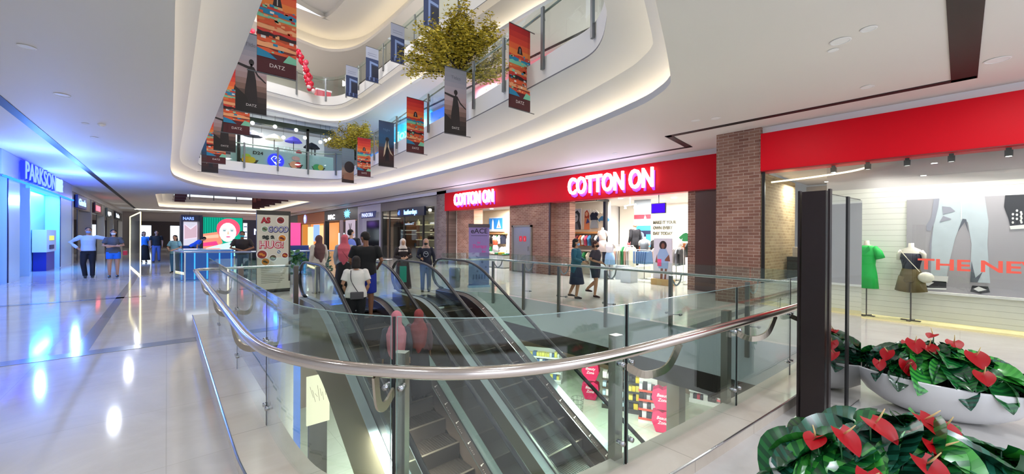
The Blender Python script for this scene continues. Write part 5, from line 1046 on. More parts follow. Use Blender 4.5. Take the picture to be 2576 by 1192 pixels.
for i, (y, lab) in enumerate([(20.9, 'small blue-grey banner, farthest of the top row'), (18.2, 'small blue-grey banner, third from the front in the top row'), (15.5, 'small blue-grey banner, second from the front in the top row'), (12.1, 'small blue-grey banner touching the big tree crown'), (9.2, 'small blue-grey banner cut by the top edge of the photo')]):
    banner(6.9 if i < 3 else 6.55, 7.5 if i < 3 else 7.15, y, 8.78, 10.35, art_blue, lab, None, 1)
def art_far(m, w_, h_): ms = [mat('#4a2026', .6), mat('#8a4a48', .6), mat('#a86a60', .6)]; m.rect(0, w_, 0, h_, 0, 0); m.rect(w_*.1, w_*.9, h_*.4, h_*.8, .003, 1); m.rect(w_*.2, w_*.6, h_*.5, h_*.65, .005, 2); return ms
for i in range(3): banner(.42+.02*i, 1.1+.02*i, 37+i*3, 4.3, 6.0, art_far, 'dark red banner in the left row of the distant opening', 'left row of banners in the distant opening', -1)
for i in range(6): banner(6.7, 7.4, 36+i*2.6, 4.3, 6.0, art_far, 'dull red banner in the right row of the distant opening', 'right row of banners in the distant opening', 1)

# ---------- trees ----------
def golden_tree(loc, base_z, fork_z, R_, H_, label, seed, n_leaf):
    rnd = random.Random(seed); t = thing('golden_tree', label, 'tree', loc)
    tr = MB(); tr.tube([(0, 0, base_z), (.03, .02, (base_z+fork_z)/2), (0, 0, fork_z)], [.1, .085, .08], 8)
    tips = []
    def grow(p, d, L, r, lev):
        pts = [p]; q = p.copy(); dd = d.copy()
        for k in range(4):
            dd = (dd+Vector((rnd.uniform(-.18, .18), rnd.uniform(-.18, .18), rnd.uniform(-.05, .1)))).normalized(); q = q+dd*L/4; pts.append(q.copy())
        tr.tube(pts, [r*(1-.13*k) for k in range(5)], 5)
        for z_ in pts[1:]: tips.append((z_, dd))
        if lev < 2:
            for k in range(4 if lev == 0 else 3):
                s_ = pts[1+k % 4]; a = rnd.uniform(0, 2*PI); nd = (dd+Vector((math.cos(a), math.sin(a), rnd.uniform(-.3, .6)))*.8).normalized(); grow(s_, nd, L*.55, r*.5, lev+1)
    for k in range(15):
        a = 2*PI*k/15+rnd.uniform(-.2, .2); el = rnd.uniform(-.1, 1.35); d = Vector((math.cos(a)*math.cos(el), math.sin(a)*math.cos(el), math.sin(el)*H_/R_))
        grow(Vector((0, 0, fork_z)), d.normalized(), R_*.8*(.8+.2*rnd.random())*max(.8, d.length), .035, 0)
    tr.build('branches', mat('#2b2118', .8), t)
    lv = MB()
    for i in range(n_leaf):
        p, d = rnd.choice(tips); p = p+Vector((rnd.gauss(0, .09), rnd.gauss(0, .09), rnd.gauss(-.02, .09)))
        M_ = Matrix.Translation(p) @ Matrix.Rotation(rnd.uniform(0, 6.3), 4, 'Z') @ Matrix.Rotation(rnd.uniform(-1.4, 1.4), 4, 'X'); l = rnd.uniform(.08, .15)
        lv.add([M_ @ Vector(q) for q in ((0, 0, 0), (l*.5, l*.2, 0), (l, 0, -.01), (l*.5, -l*.2, 0))], [(0, 1, 2, 3)], rnd.choice([0, 0, 1, 2]))
    lv.build('foliage', [mat('#b8a62a', .6), mat('#d2bd3e', .6), mat('#8a8424', .6)], t)
    m = MB(); m.lathe([(.3, 0), (.38, .5), (.34, .5), (.32, .42)], (0, 0, base_z), 16); m.build('planter', mat('#8a8580', .5), t); return t
golden_tree((7.05, 10.7, 0), 5.2, 6.85, 1.5, 1.75, 'big golden-leaved tree rising from the upper floor beside the dusk banner', 4, 15000)
golden_tree((7.9, 22.3, 0), 5.2, 6.35, 1.45, 1.3, 'small golden-leaved tree near the dessert stall', 9, 9000)
# ---------- balloon garland ----------
rnd = random.Random(21)
path = smooth_loop([(3.2, 24.35, 12.1), (4.2, 24.4, 12.3), (5.3, 24.45, 12.0), (5.75, 24.5, 11.3), (6.0, 24.5, 10.7), (6.1, 24.5, 10.2), (6.2, 24.5, 9.85)], False, 6)
bm = {}
for i in range(72):
    p = Vector(path[int(i/72*(len(path)-1))]); r = rnd.uniform(.09, .15); c = rnd.choice(['#d81e3c', '#d81e3c', '#f0d8dc', '#e8506a'])
    if (c, 0) not in bm:
        mm = MB(); mm._ball((0, 0, 0), 1, 1, 1.12, None, 12, 8); mm.lathe([(.1, -1.2), (.02, -1.1)], n=6); ob = mm.build('balloon', mat(c, .25), smooth=True); bm[(c, 0)] = ob
    else: ob = bm[(c, 0)].copy(); COL.objects.link(ob)
    ob.location = p+Vector((rnd.uniform(-.14, .14), rnd.uniform(-.1, .1), rnd.uniform(-.12, .12))); ob.scale = (r, r, r)
    tag(ob, {'#d81e3c': 'red', '#f0d8dc': 'white', '#e8506a': 'pink'}[c]+' balloon of the garland on the top balustrade', 'balloon', 'balloon garland on the top balustrade')
s = thing('red_armchair', 'red glowing counter behind the top balustrade beside the garland', 'counter', (6.95, 25.4, 9.6)); s.name = 'red_counter'
m = MB(); m.box(-.3, .5, -.2, .3, 0, .62); m.build('counter_body', mat('#d85a68', .5, emit=.4), s); m = MB(); m.box(-.34, .54, -.24, .34, .62, .7); m.build('counter_top', mat('#f0e6ee', .5, emit=.5), s)

# ---------- ceiling fittings of the ground floor ----------
def downlight(x, y, lit, label, r=.07):
    t = thing('ceiling_downlight', label, 'ceiling light', (x, y, ZC)); m = MB(); m.lathe([(r+.015, -.006), (r, -.01), (r, .0)], n=16); tr_ = m.build('trim_ring', WHITE2, t)
    m = MB(); m.lathe([(r*.92, -.004), (r*.9, -.003)], n=16); m.build('lens', emis('#fffaf2', lit) if lit else mat('#8a8580', .5), tr_)
G = 'recessed downlights in the ground floor ceiling'
for (x, y, l_, lab, r) in [(6.6, 1.05, 14, 'brightest round downlight near the curved white ceiling edge', .1), (6.85, 1.17, 6, 'small lit spot touching the brightest downlight', .05), (8.94, 1.06, 8, 'lit downlight above the tall red fascia', .08), (8.75, 3.87, 8, 'lit downlight near the kink of the black ceiling line', .08),
        (8.9, 3.5, 0, 'dark round fitting beside the lit downlight near the kink', .09), (8.96, -.33, 0, 'dark round ceiling speaker at the far right', .12), (6.47, .76, 0, 'thin round fitting beyond the brightest downlight', .07), (10.4, 7.05, 8, 'lit downlight over the large shop sign', .08), (10.3, 8.73, 0, 'dark fitting left of the downlight over the large shop sign', .08),
        (-1.46, 8.5, 6, 'lit downlight nearest in the left ceiling', .08), (-1.47, 11, 8, 'round lit fitting second in the left ceiling', .1), (-1.44, 13.47, 5, 'small lit fitting third in the left ceiling', .06), (-1.47, 15.25, 0, 'dark fitting fourth in the left ceiling', .08), (-1.2, 19, 0, 'dark fitting fifth in the left ceiling', .08), (10.5, 12.8, 5, 'small fitting over the steel door', .06)]:
    downlight(x, y, l_, lab, r)
t = thing('fire_detector', 'small round detector in the left ceiling', 'detector', (-1.16, 13.31, ZC)); m = MB(); m.lathe([(.07, 0), (.07, -.02), (.03, -.06)], n=12); m.build('housing', WHITE2, t)
# ================= people =================
SKIN = {'tan': mat('#b98868', .55), 'brown': mat('#8a5a40', .55), 'fair': mat('#d2a588', .55)}
def remesh(o, v, smooth=2):
    md = o.modifiers.new('remesh', 'REMESH'); md.mode = 'VOXEL'; md.voxel_size = v; md.use_smooth_shade = True
    if smooth: s_ = o.modifiers.new('smooth', 'SMOOTH'); s_.iterations = smooth; s_.factor = .5
    return o
def hand(m, w, d, side, curl=.5):
    """palm and five separate fingers from the wrist w along d; side = direction of the thumb"""
    d = Vector(d).normalized(); s = Vector(side); s = (s-d*s.dot(d)).normalized(); n = d.cross(s)
    w = Vector(w)
    m.tube([w-d*.02, w+d*.02, w+d*.055, w+d*.085], [.024, .032, .038, .036], 10, ry=[.02, .016, .015, .013], up=tuple(n))
    for k, (o_, L, r) in enumerate([(.027, .07, .0085), (.009, .08, .009), (-.009, .074, .0085), (-.027, .058, .0078)]):
        b = w+d*.08+s*o_; a1 = d.lerp(n, curl*.35).normalized(); a2 = d.lerp(n, curl*.9).normalized(); p1 = b+a1*L*.5; m.tube([b, p1, p1+a2*L*.5], [r, r*.95, r*.75], 6)
    b = w+d*.03+s*.03; a1 = (d*.6+s*.75).normalized(); p1 = b+a1*.035; m.tube([b, p1, p1+(d*.85+s*.25).normalized()*.03], [.011, .0105, .008], 6)
def person(label, loc, rz, H=1.65, skin='tan', fem=False, hair=('short', '#17120f'), top=('#222222', 'short', .88), bottom=('trousers', '#222838'), shoes='#1a1a1a', mask=None, lean=0, arms=None, legs=None, headyaw=0, headpitch=0, glasses=False, extra=None, bulk=1.0):
    t = thing('person', label, 'person', loc, rz); s = H/1.7; t.scale = (s, s, s)
    sw = (.165 if fem else .19)*min(bulk, 1.08)
    U = Matrix.Translation((0, 0, .93)) @ Matrix.Rotation(lean, 4, 'X') @ Matrix.Translation((0, 0, -.93))
    HM = U @ Matrix.Translation((0, -.01, 1.5)) @ Matrix.Rotation(headyaw, 4, 'Z') @ Matrix.Rotation(headpitch, 4, 'X') @ Matrix.Translation((0, .01, -1.5))
    # default limbs: arms hang, slight stride
    arms = arms or [((-sw-.06, .03, 1.13), (-sw-.05, -.06, .89)), ((sw+.06, .03, 1.13), (sw+.05, -.06, .89))]
    legs = legs or [((-.1, -.02, .49), (-.1, .02, .09)), ((.1, -.02, .49), (.1, .02, .09))]
    b = MB(); hipw = .165 if fem else .155
    def tor(g, zs, mt=None): return [(0, y, z) for z, y in zs]
    zs = [(.86, 0), (.94, .01), (1.05, .0), (1.16, -.005), (1.28, -.01), (1.37, .0), (1.42, .01)]
    rx = [hipw*.95, hipw, .125 if fem else .14, .14, sw*.82, sw*.86, sw*.5]; ry = [.105, .115, .09, .1, .115, .095, .07]
    rx = [r*bulk for r in rx]; ry = [r*bulk for r in ry]
    b.xf = U; b.tube([(0, y, z) for z, y in zs], rx, 18, ry=ry, up=(0, 1, 0))
    b.tube([(0, .012, 1.38), (0, .0, 1.46), (0, -.008, 1.53)], [.058, .052, .05], 12, up=(0, 1, 0))
    b.xf = HM
    b._ball((0, -.005, 1.605), .074, .09, .098, None, 18, 12); b._ball((0, -.035, 1.54), .052, .055, .056, None, 14, 8); b.tube([(0, -.092, 1.615), (0, -.107, 1.585), (0, -.092, 1.575)], [.01, .014, .012], 6)
    for q in (-1, 1): b._ball((q*.076, .0, 1.59), .012, .02, .03, None, 8, 6)
    b.xf = Matrix()
    AR = []
    for q, (el, wr) in zip((-1, 1), arms):
        sh = U @ Vector((q*sw, .0, 1.375)); el = U @ Vector(el); wr = U @ Vector(wr); AR.append((sh, el, wr))
        b.tube([sh+Vector((-q*.04, 0, .01)), sh, sh.lerp(el, .5), el, el.lerp(wr, .35), wr], [.05, .055, .045, .038, .038, .025], 12)
        hd = (wr-el).normalized(); hand(b, wr, hd, (-q*.6, -.8, .1) if abs(hd.z) > .5 else (0, 0, 1))
    for q, (kn, an) in zip((-1, 1), legs):
        hp = Vector((q*.085, .0, .9)); kn = Vector(kn); an = Vector(an)
        b.tube([hp, hp.lerp(kn, .4), kn, kn.lerp(an, .3), an], [.09*bulk, .08*bulk, .056, .056, .036], 14, up=(0, 1, 0))
        b.tube([an+Vector((0, .03, -.02)), an+Vector((0, -.05, -.045)), an+Vector((0, -.13, -.062))], [.036, .038, .032], 10, ry=[.035, .026, .018])
    body = remesh(b.build('body', SKIN[skin], t), .0105)
    # face
    e = MB(HM)
    for q in (-1, 1): e._ball((q*.03, -.083, 1.61), .011, .007, .006, None, 8, 6)
    e.build('eyes', mat('#17110f', .3), body)
    e = MB(HM)
    for q in (-1, 1): e.tube([(q*.016, -.091, 1.632), (q*.045, -.083, 1.634)], .0035, 4)
    e.build('eyebrows', mat('#1d1512', .7), body)
    if mask:
        m = MB(HM); m._ball((0, -.047, 1.552), .062, .066, .05, None, 16, 10); m.build('face_mask', mat(mask, .7), t, True)
        m = MB(HM)
        for q in (-1, 1): m.tube([(q*.05, -.06, 1.565), (q*.076, .0, 1.6)], .002, 4)
        m.build('mask_loop', mat('#e8e8e8', .6), t)
    else:
        m = MB(HM); m._ball((0, -.089, 1.545), .02, .006, .006, None, 10, 6); m.build('lips', mat('#9a5248', .5), body)
    if glasses:
        m = MB(HM)
        for q in (-1, 1): m.tube([(q*.032+.024*math.cos(a*PI/5), -.098, 1.608+.018*math.sin(a*PI/5)) for a in range(10)], .003, 4, closed=True)
        m.build('glasses', BLACK, t)
    # hair or scarf
    hk = hair[0]; hm = mat(hair[1], .75, bump=.5, bscale=60)
    if hk == 'short':
        m = MB(HM); m._ball((0, .016, 1.632), .083, .095, .085, None, 18, 12); m._ball((0, .035, 1.59), .079, .075, .075, None, 14, 10); o = m.build('hair', hm, t); remesh(o, .012, 1)
    elif hk in ('long', 'bob', 'tail'):
        m = MB(HM); m._ball((0, .016, 1.632), .086, .098, .088, None, 18, 12)
        L = {'long': 1.32, 'bob': 1.45, 'tail': 1.5}[hk]
        m.tube([(0, .035, 1.63), (0, .055, 1.53), (0, .075, L+.04), (0, .08, L)], [.084, .09, .092, .07], 14, ry=[.07, .06, .045, .03], up=(0, 1, 0))
        if hk == 'tail': m._ball((0, .09, 1.68), .035, .035, .04, None, 10, 8)
        remesh(m.build('hair', hm, t), .013, 1)
    elif hk == 'hijab':
        m = MB(HM); m._ball((0, .008, 1.615), .093, .104, .108, None, 20, 12); m.tube([(0, .025, 1.6), (0, .02, 1.5), (0, .0, 1.43)], [.09, .092, .11], 16, ry=[.08, .085, .1], up=(0, 1, 0))
        m.tube([(0, -.06, 1.5), (0, -.07, 1.47)], .05, 10) if mask else None
        m.xf = U; Lh = hair[2]
        m.tube([(0, 0, 1.47), (0, .01, 1.40), (0, .015, 1.33), (0, .025, Lh)], [.1, sw*.98, sw*1.12, sw*.8], 20, ry=[.1, .115, .15, .13], up=(0, 1, 0))
        if hair[2] < 1.15: m.tube([(0, .08, 1.4), (.0, .13, 1.2), (0, .13, Lh-.1)], [.12, .13, .03], 14, ry=[.05, .04, .02], up=(0, 1, 0))
        remesh(m.build('headscarf', mat(hair[1], .8, bump=.5, bscale=14), t), .014, 3)
        # the face shows in front of the scarf
        m = MB(HM); m._ball((0, -.058, 1.59), .058, .058, .078, None, 16, 12); m.tube([(0, -.112, 1.61), (0, -.122, 1.585), (0, -.11, 1.575)], [.008, .012, .01], 6); m.build('face', SKIN[skin], t, True)
        m = MB(HM)
        for q in (-1, 1): m._ball((q*.025, -.111, 1.605), .01, .006, .005, None, 8, 6)
        m.build('eyes', mat('#17110f', .3), t)
        if mask: m = MB(HM); m._ball((0, -.078, 1.548), .057, .052, .046, None, 16, 10); m.build('face_mask', mat(mask, .7), t, True)
    # top garment
    tc, sl, hem = top[:3]
    if tc:
        m = MB(U); g = .02
        m.tube([(0, .0, hem), (0, .005, (hem+1.08)/2), (0, 0, 1.1), (0, -.01, 1.27), (0, 0, 1.37), (0, .01, 1.425)], [r*bulk for r in (hipw+.03, hipw+.025, (.14 if fem else .16)+.01, sw*.9+.01, sw*.93+.01, sw*.42+.03)], 22, ry=[r*bulk for r in (.13, .13, .115, .135, .115, .085)], up=(0, 1, 0))
        m.xf = Matrix()
        for (sh, el, wr) in AR:
            m._ball(tuple(sh+Vector((0, 0, -.002))), .077, .077, .07, None, 12, 8)
            if sl == 'short': q = sh.lerp(el, .72); m.tube([sh+(sh-el).normalized()*.01, sh.lerp(q, .5), q], [.072, .072, .07], 12)
            elif sl == 'none': m.tube([sh, sh.lerp(el, .12)], [.066, .066], 12)
            else: m.tube([sh, sh.lerp(el, .5), el, el.lerp(wr, .5), el.lerp(wr, .93)], [.07, .064, .055, .05, .042], 12)
        remesh(m.build('shirt', mat(tc, .8, bump=.35, bscale=9), t), .013, 3)
    bk, bc = bottom[:2]; m = MB(); bm_ = mat(bc, .8, bump=.35, bscale=9)
    K = [(Vector((q*.085, 0, .9)), Vector(l[0]), Vector(l[1])) for q, l in zip((-1, 1), legs)]
    if bk in ('trousers', 'shorts'):
        m.tube([(0, 0, .8), (0, 0, .9), (0, 0, 1.02)], [hipw*.95*bulk, (hipw+.015)*bulk, .145*bulk], 20, ry=[.11*bulk, .125*bulk, .105*bulk], up=(0, 1, 0))
        for hp, kn, an in K:
            if bk == 'trousers': m.tube([hp, hp.lerp(kn, .5), kn, kn.lerp(an, .5), an+Vector((0, 0, -.03))], [.105*bulk, .095*bulk, .075, .068, .062], 14, up=(0, 1, 0))
            else: q = hp.lerp(kn, .92 if len(bottom) < 3 else bottom[2]); m.tube([hp, hp.lerp(q, .5), q], [.108*bulk, .105*bulk, .098*bulk], 14, up=(0, 1, 0))
        remesh(m.build('trousers' if bk == 'trousers' else 'shorts', bm_, t), .013, 2)
    else:
        zl = {'skirt': .5, 'longskirt': .12, 'dress': .42}[bk]; c = (K[0][1]+K[1][1])/2 if zl > .3 else (K[0][2]+K[1][2])/2
        N = 28; vs = []; fs = []
        for j, (z, rr, r2) in enumerate([(1.04, .14, .11), (.92, hipw+.02, .135), ((.92+zl)/2, hipw+.06, .17), (zl, hipw+.1, .2)]):
            for k in range(N):
                a = 2*PI*k/N; w_ = 1+(.05*math.cos(a*7)*(j/3)); q = j/3; vs.append((c.x*q+rr*w_*math.cos(a), c.y*q+r2*w_*math.sin(a), z))
        for j in range(3):
            for k in range(N): fs.append((j*N+k, j*N+(k+1) % N, (j+1)*N+(k+1) % N, (j+1)*N+k))
        m.add(vs, fs); o = m.build('skirt', bm_, t, True); so = o.modifiers.new('thick', 'SOLIDIFY'); so.thickness = .006
    for hp, kn, an in K:
        m = MB(); m.tube([an+Vector((0, .045, -.045)), an+Vector((0, .0, -.045)), an+Vector((0, -.07, -.05)), an+Vector((0, -.14, -.06)), an+Vector((0, -.165, -.065))], [.036, .042, .045, .042, .025], 12, ry=[.035, .04, .034, .026, .016]); m.build('shoe', mat(shoes, .5), t, True)
    if extra: extra(t, U, HM, AR, sw)
    return t
def face_to(x, y, tx=0, ty=0): return math.atan2(tx-x, -(ty-y))
def bagx(col, pos, size, strap=None, name='handbag'):
    def f(t, U, HM, AR, sw):
        m = MB(U if pos[2] > .5 else Matrix()); x, y, z = pos; a, b_, c = size; m.box(x-a/2, x+a/2, y-b_/2, y+b_/2, z, z+c); o = m.build(name, mat(col, .5), t); bv = o.modifiers.new('round', 'BEVEL'); bv.width = .015; bv.segments = 2
        if strap: m = MB(U); m.tube(smooth_loop(strap, False, 5), .009, 5); m.build('bag_strap', mat(col, .5), t)
    return f
BK = lambda a: a+PI
# 1 man in pale shirt, hands on hip / arm out
person('man in pale blue shirt and dark trousers, one arm stretched out, on the left walkway', (-2.15, 20.93, 0), face_to(-2.15, 20.93), 1.82, 'tan', hair=('short', '#2a1c14'), top=('#b9cdea', 'long', .9), bottom=('trousers', '#14141c'), mask='#8fa2c8',
       arms=[((-.42, .06, 1.2), (-.24, -.06, 1.0)), ((.42, -.05, 1.32), (.62, -.1, 1.3))], legs=[((-.12, -.02, .49), (-.07, .02, .09)), ((.1, -.04, .49), (.1, -.06, .09))])
person('woman in grey t-shirt and bright blue shorts with folded arms on the left walkway', (-1.48, 20.56, 0), face_to(-1.48, 20.56), 1.75, 'tan', True, hair=('bob', '#15100f'), top=('#4c5058', 'short', .86), bottom=('shorts', '#1f6fd8', .6), mask='#d8dce8', shoes='#2a2a30',
       arms=[((-.26, -.04, 1.14), (.05, -.19, 1.12)), ((.26, -.04, 1.14), (-.05, -.21, 1.1))], extra=bagx('#c8283a', (.3, .02, .78), (.12, .08, .16)))
person('woman in blue top and long black skirt seen from behind in the far left walkway', (-.98, 30.4, 0), .2, 1.72, 'tan', True, hair=('bob', '#15110f'), top=('#2f7fd0', 'short', .9), bottom=('longskirt', '#0e0e12'))
person('man in black t-shirt and jeans seen from behind in the far left walkway', (-.45, 30.0, 0), .1, 1.78, 'tan', hair=('short', '#15110f'), top=('#131316', 'short', .88), bottom=('trousers', '#4a5f96'),
       legs=[((-.1, -.1, .5), (-.12, -.06, .09)), ((.1, .02, .49), (.12, .1, .12))])
person('person in bright blue shirt bending forward at the kiosk counter', (1.05, 28.2, 0), PI/2, 1.7, 'tan', hair=('short', '#15110f'), top=('#1f5ee0', 'short', .85), bottom=('trousers', '#101020'), lean=.9,
       arms=[((-.2, -.1, 1.12), (-.15, -.3, .98)), ((.2, -.1, 1.12), (.15, -.3, .98))])
person('person in pale green top standing behind the left end of the blue glass counter', (.25, 21.5, 0), -.5, 1.55, 'tan', True, hair=('bob', '#2a2220'), top=('#7fb0b8', 'short', .85), bottom=('trousers', '#3a6a8a'), arms=[((-.26, -.04, 1.14), (-.1, -.25, 1.05)), ((.26, -.04, 1.14), (.1, -.25, 1.05))])
person('security guard in dark shirt and teal mask leaning with folded arms on the far balustrade', (2.0, 16.75, 0), face_to(2.0, 16.75), 1.72, 'brown', hair=('short', '#0f0d0c'), top=('#2a2224', 'short', .88), bottom=('trousers', '#26466a'), mask='#2fa8b8', lean=.18, bulk=1.12,
       arms=[((-.33, -.08, 1.14), (.04, -.24, 1.06)), ((.33, -.08, 1.14), (-.04, -.27, 1.04))])
person('woman in brown headscarf, cream top and grey jeans standing in the queue', (3.1, 11.5, 0), BK(face_to(3.1, 11.5))+.5, 1.58, 'tan', True, hair=('hijab', '#5e4040', 1.02), top=('#c9c2b6', 'long', .8), bottom=('trousers', '#66738a'), headyaw=.4)
person('woman in pink headscarf, grey top and long black skirt standing in the queue', (3.4, 10.35, 0), BK(face_to(3.4, 10.35))-.1, 1.6, 'tan', True, hair=('hijab', '#d0606e', .98), top=('#9aa0a8', 'long', .82), bottom=('longskirt', '#121216'), headyaw=.2,
       extra=bagx('#7a3038', (-.2, -.1, .8), (.16, .1, .14), [(.12, .0, 1.43), (.02, .16, 1.25), (-.18, .12, .98)]))
def backpack(t, U, HM, AR, sw):
    m = MB(U); m._ball((0, .17, 1.2), .15, .1, .22, None, 16, 12); remesh(m.build('backpack', mat('#6a80d8', .6), t), .015)
    m = MB(U)
    for q in (-1, 1): m.tube(smooth_loop([(q*.1, .12, 1.38), (q*.11, .0, 1.44), (q*.12, -.12, 1.3), (q*.13, -.05, 1.1)], False, 4), .018, 5)
    m.build('backpack_strap', mat('#1a1c38', .6), t)
person('man with light blue backpack over a dark vest, head turned right, in the queue', (4.55, 13.2, 0), BK(face_to(4.55, 13.2)), 1.78, 'fair', hair=('short', '#15100e'), top=('#1a1c28', 'short', .9), bottom=('trousers', '#20222c'), headyaw=-1.1, mask='#c9d2e8', extra=backpack)
person('man in black t-shirt and blue shorts stepping onto the left escalator', (3.03, 7.95, -.08), BK(face_to(3.03, 7.95))-.1, 1.74, 'brown', hair=('short', '#1a110c'), top=('#09090b', 'short', .86), bottom=('shorts', '#20329a', .98), shoes='#8a5a48', bulk=1.12, headyaw=.9, headpitch=.35,
       arms=[((-.3, -.02, 1.13), (-.22, -.2, 1.0)), ((.3, -.02, 1.13), (.22, -.2, 1.0))])
person('woman in white t-shirt with small grey bag riding down the left escalator', (2.66, 7.45, -.3), BK(face_to(2.66, 7.45)), 1.5, 'tan', True, hair=('bob', '#1c1210'), top=('#e9e4dc', 'short', .84), bottom=('trousers', '#101014'), bulk=1.15,
       extra=bagx('#4a4548', (-.02, .17, .82), (.26, .08, .15), [(.1, .12, 1.42), (.09, .17, 1.2), (-.05, .19, .95)]), arms=[((-.26, .03, 1.13), (-.2, -.08, .93)), ((.26, .03, 1.13), (.2, -.1, .93))])
person('rider with a long pale pink headscarf on the left escalator', (2.72, 5.85, -1.16), BK(face_to(2.72, 5.85)), 1.56, 'tan', True, hair=('hijab', '#d07f8c', .9), top=('#3a3844', 'long', .8), bottom=('longskirt', '#1c1a20'))
person('rider in a dull red headscarf on the left escalator', (3.16, 5.95, -1.1), BK(face_to(3.16, 5.95)), 1.46, 'tan', True, hair=('hijab', '#8e3a3a', .98), top=('#5e4046', 'long', .8), bottom=('longskirt', '#241a1e'))
person('woman with glasses, cream headscarf and dark cardigan standing between the escalators', (4.97, 10.3, 0), face_to(4.97, 10.3)+.15, 1.5, 'fair', True, hair=('hijab', '#ddd0c8', 1.12), top=('#2a2022', 'long', .78), bottom=('longskirt', '#4a3a3e'), glasses=True,
       arms=[((-.25, -.02, 1.14), (-.06, -.2, 1.1)), ((.25, -.02, 1.14), (.1, -.22, 1.12))], extra=bagx('#1fa890', (-.02, -.2, .35), (.2, .1, .5), None, 'teal_bag'))
def print_(t, U, HM, AR, sw):
    m = MB(U); m.xf = U @ Matrix.Translation((0, -.152, 1.22)); m.tube([(.075*math.cos(a*PI/6), -.0, .085*math.sin(a*PI/6)) for a in range(12)], .008, 4, closed=True); m.tube([(-.05, 0, .02), (-.02, 0, .03), (.02, 0, .0), (.05, 0, .03)], .01, 4); m.build('shirt_print', mat('#c9ccd8', .7), t)
person('woman in beige headscarf, black mask and navy sweater with a white print', (5.55, 10.05, 0), face_to(5.55, 10.05), 1.5, 'tan', True, hair=('hijab', '#a8877a', 1.25), top=('#14162a', 'long', .86), bottom=('trousers', '#46587a'), mask='#101014', extra=print_, bulk=1.05,
       arms=[((-.26, -.02, 1.14), (-.14, -.2, 1.08)), ((.26, .02, 1.13), (.28, -.04, .9))])
person('woman in teal cardigan over a navy dress with blue mask walking past the clothes shop', (7.95, 6.55, 0), .35, 1.53, 'tan', True, hair=('bob', '#1a1210'), top=('#1f5a6e', 'long', .74), bottom=('dress', '#1a2240'), mask='#8fb4dc', shoes='#2c1a1c', bulk=1.12, headyaw=.2,
       legs=[((-.08, -.1, .5), (-.08, -.04, .09)), ((.08, .05, .49), (.08, .22, .12))], arms=[((-.26, -.05, 1.14), (-.14, -.24, 1.06)), ((.26, -.05, 1.14), (.14, -.26, 1.05))])
person('woman in dark grey t-shirt, black mask and dark shorts walking past the clothes shop', (8.5, 6.35, 0), .25, 1.48, 'tan', True, hair=('tail', '#3a1a14'), top=('#34303a', 'short', .84), bottom=('shorts', '#26243a', .75), mask='#15131a', shoes='#3a1a1c', bulk=1.18,
       legs=[((-.08, -.06, .5), (-.08, -.02, .09)), ((.08, .02, .48), (.08, .3, .22))], arms=[((-.28, .05, 1.14), (-.2, -.18, 1.08)), ((.28, .04, 1.13), (.24, -.14, 1.02))])
person('shop assistant in black suit standing inside the clothes shop with back turned', (14.0, 8.55, 0.45), BK(face_to(14, 8.55))+.7, 1.72, 'fair', hair=('short', '#c89a7a'), top=('#101018', 'long', .8), bottom=('trousers', '#0c0c12'))
bx = MB(); bx.box(-.45, .45, -.45, .45, 0, .45); tag(bx.build('display_plinth', mat('#dedad4', .5), loc=(14.0, 8.55, 0)), 'large pale plinth deep in the clothes shop under the black suited figure', 'plinth')
# ================= near things: directory totem, planters, standee, bin =================
tt = thing('directory_totem', 'tall dark-framed mirror totem beside the opening and the flower bowls', 'totem', (4.22, .83, 0), -.1)
m = MB(); m.box(-.05, .02, -.085, .085, 0, 2.0); m.box(-.05, .0, -.115, -.10, 0, 2.01); m.box(-.05, .0, .10, .115, 0, 2.01); m.box(.02, .95, -.08, .08, 0, 1.98); m.build('dark_frame', mat('#1d0f10', .3), tt)
m = MB(); m.box(.03, .48, -.092, -.08, .02, 1.97); m.build('mirror_panel', mat('#d8d8d4', .03, 1.0), tt)
m = MB(); m.box(.54, .95, -.092, -.08, .02, 1.97); m.build('mirror_panel', mat('#d8d8d4', .03, 1.0), tt)
m = MB(); m.box(.48, .54, -.10, -.08, 0, 1.98); m.build('black_strip', BLACK, tt)
LEAFM = [mat('#0f4a24', .22, spec=.8, var=.35, vscale=5), mat('#1b6a2e', .22, spec=.8, var=.3, vscale=6), mat('#2f8f2f', .25, spec=.8, var=.2), mat('#0c3a26', .25, spec=.8, var=.3), mat('#1f5f4a', .25, spec=.7, var=.3), mat('#3fa03a', .25, spec=.8)]
def leafverts(L, W_, droop, cup, rnd, cr=1.0):
    nv, nu = 13, 7; vs = []; fs = []
    for j in range(nv):
        t = j/(nv-1); w = W_*.5*(math.sin(PI*min(1, (t*1.0+.16)/1.16))**.75)*(1.12-.35*t)
        if j == nv-1: w = .002
        for i in range(nu):
            u = (i/(nu-1))*2-1
            y = t*L-(.16*L*abs(u)**1.5*(1-t)**2); z = cup*abs(u)*w-droop*t*t*L+cr*((.004 if j % 2 else -.002)*abs(u)*(1 if t < .95 else 0)*(1-.5*abs(u))+.003*math.sin(6*u+5*t))
            vs.append(Vector((u*w, y, z)))
    for j in range(nv-1):
        for i in range(nu-1): fs.append((j*nu+i, j*nu+i+1, (j+1)*nu+i+1, (j+1)*nu+i))
    return vs, fs
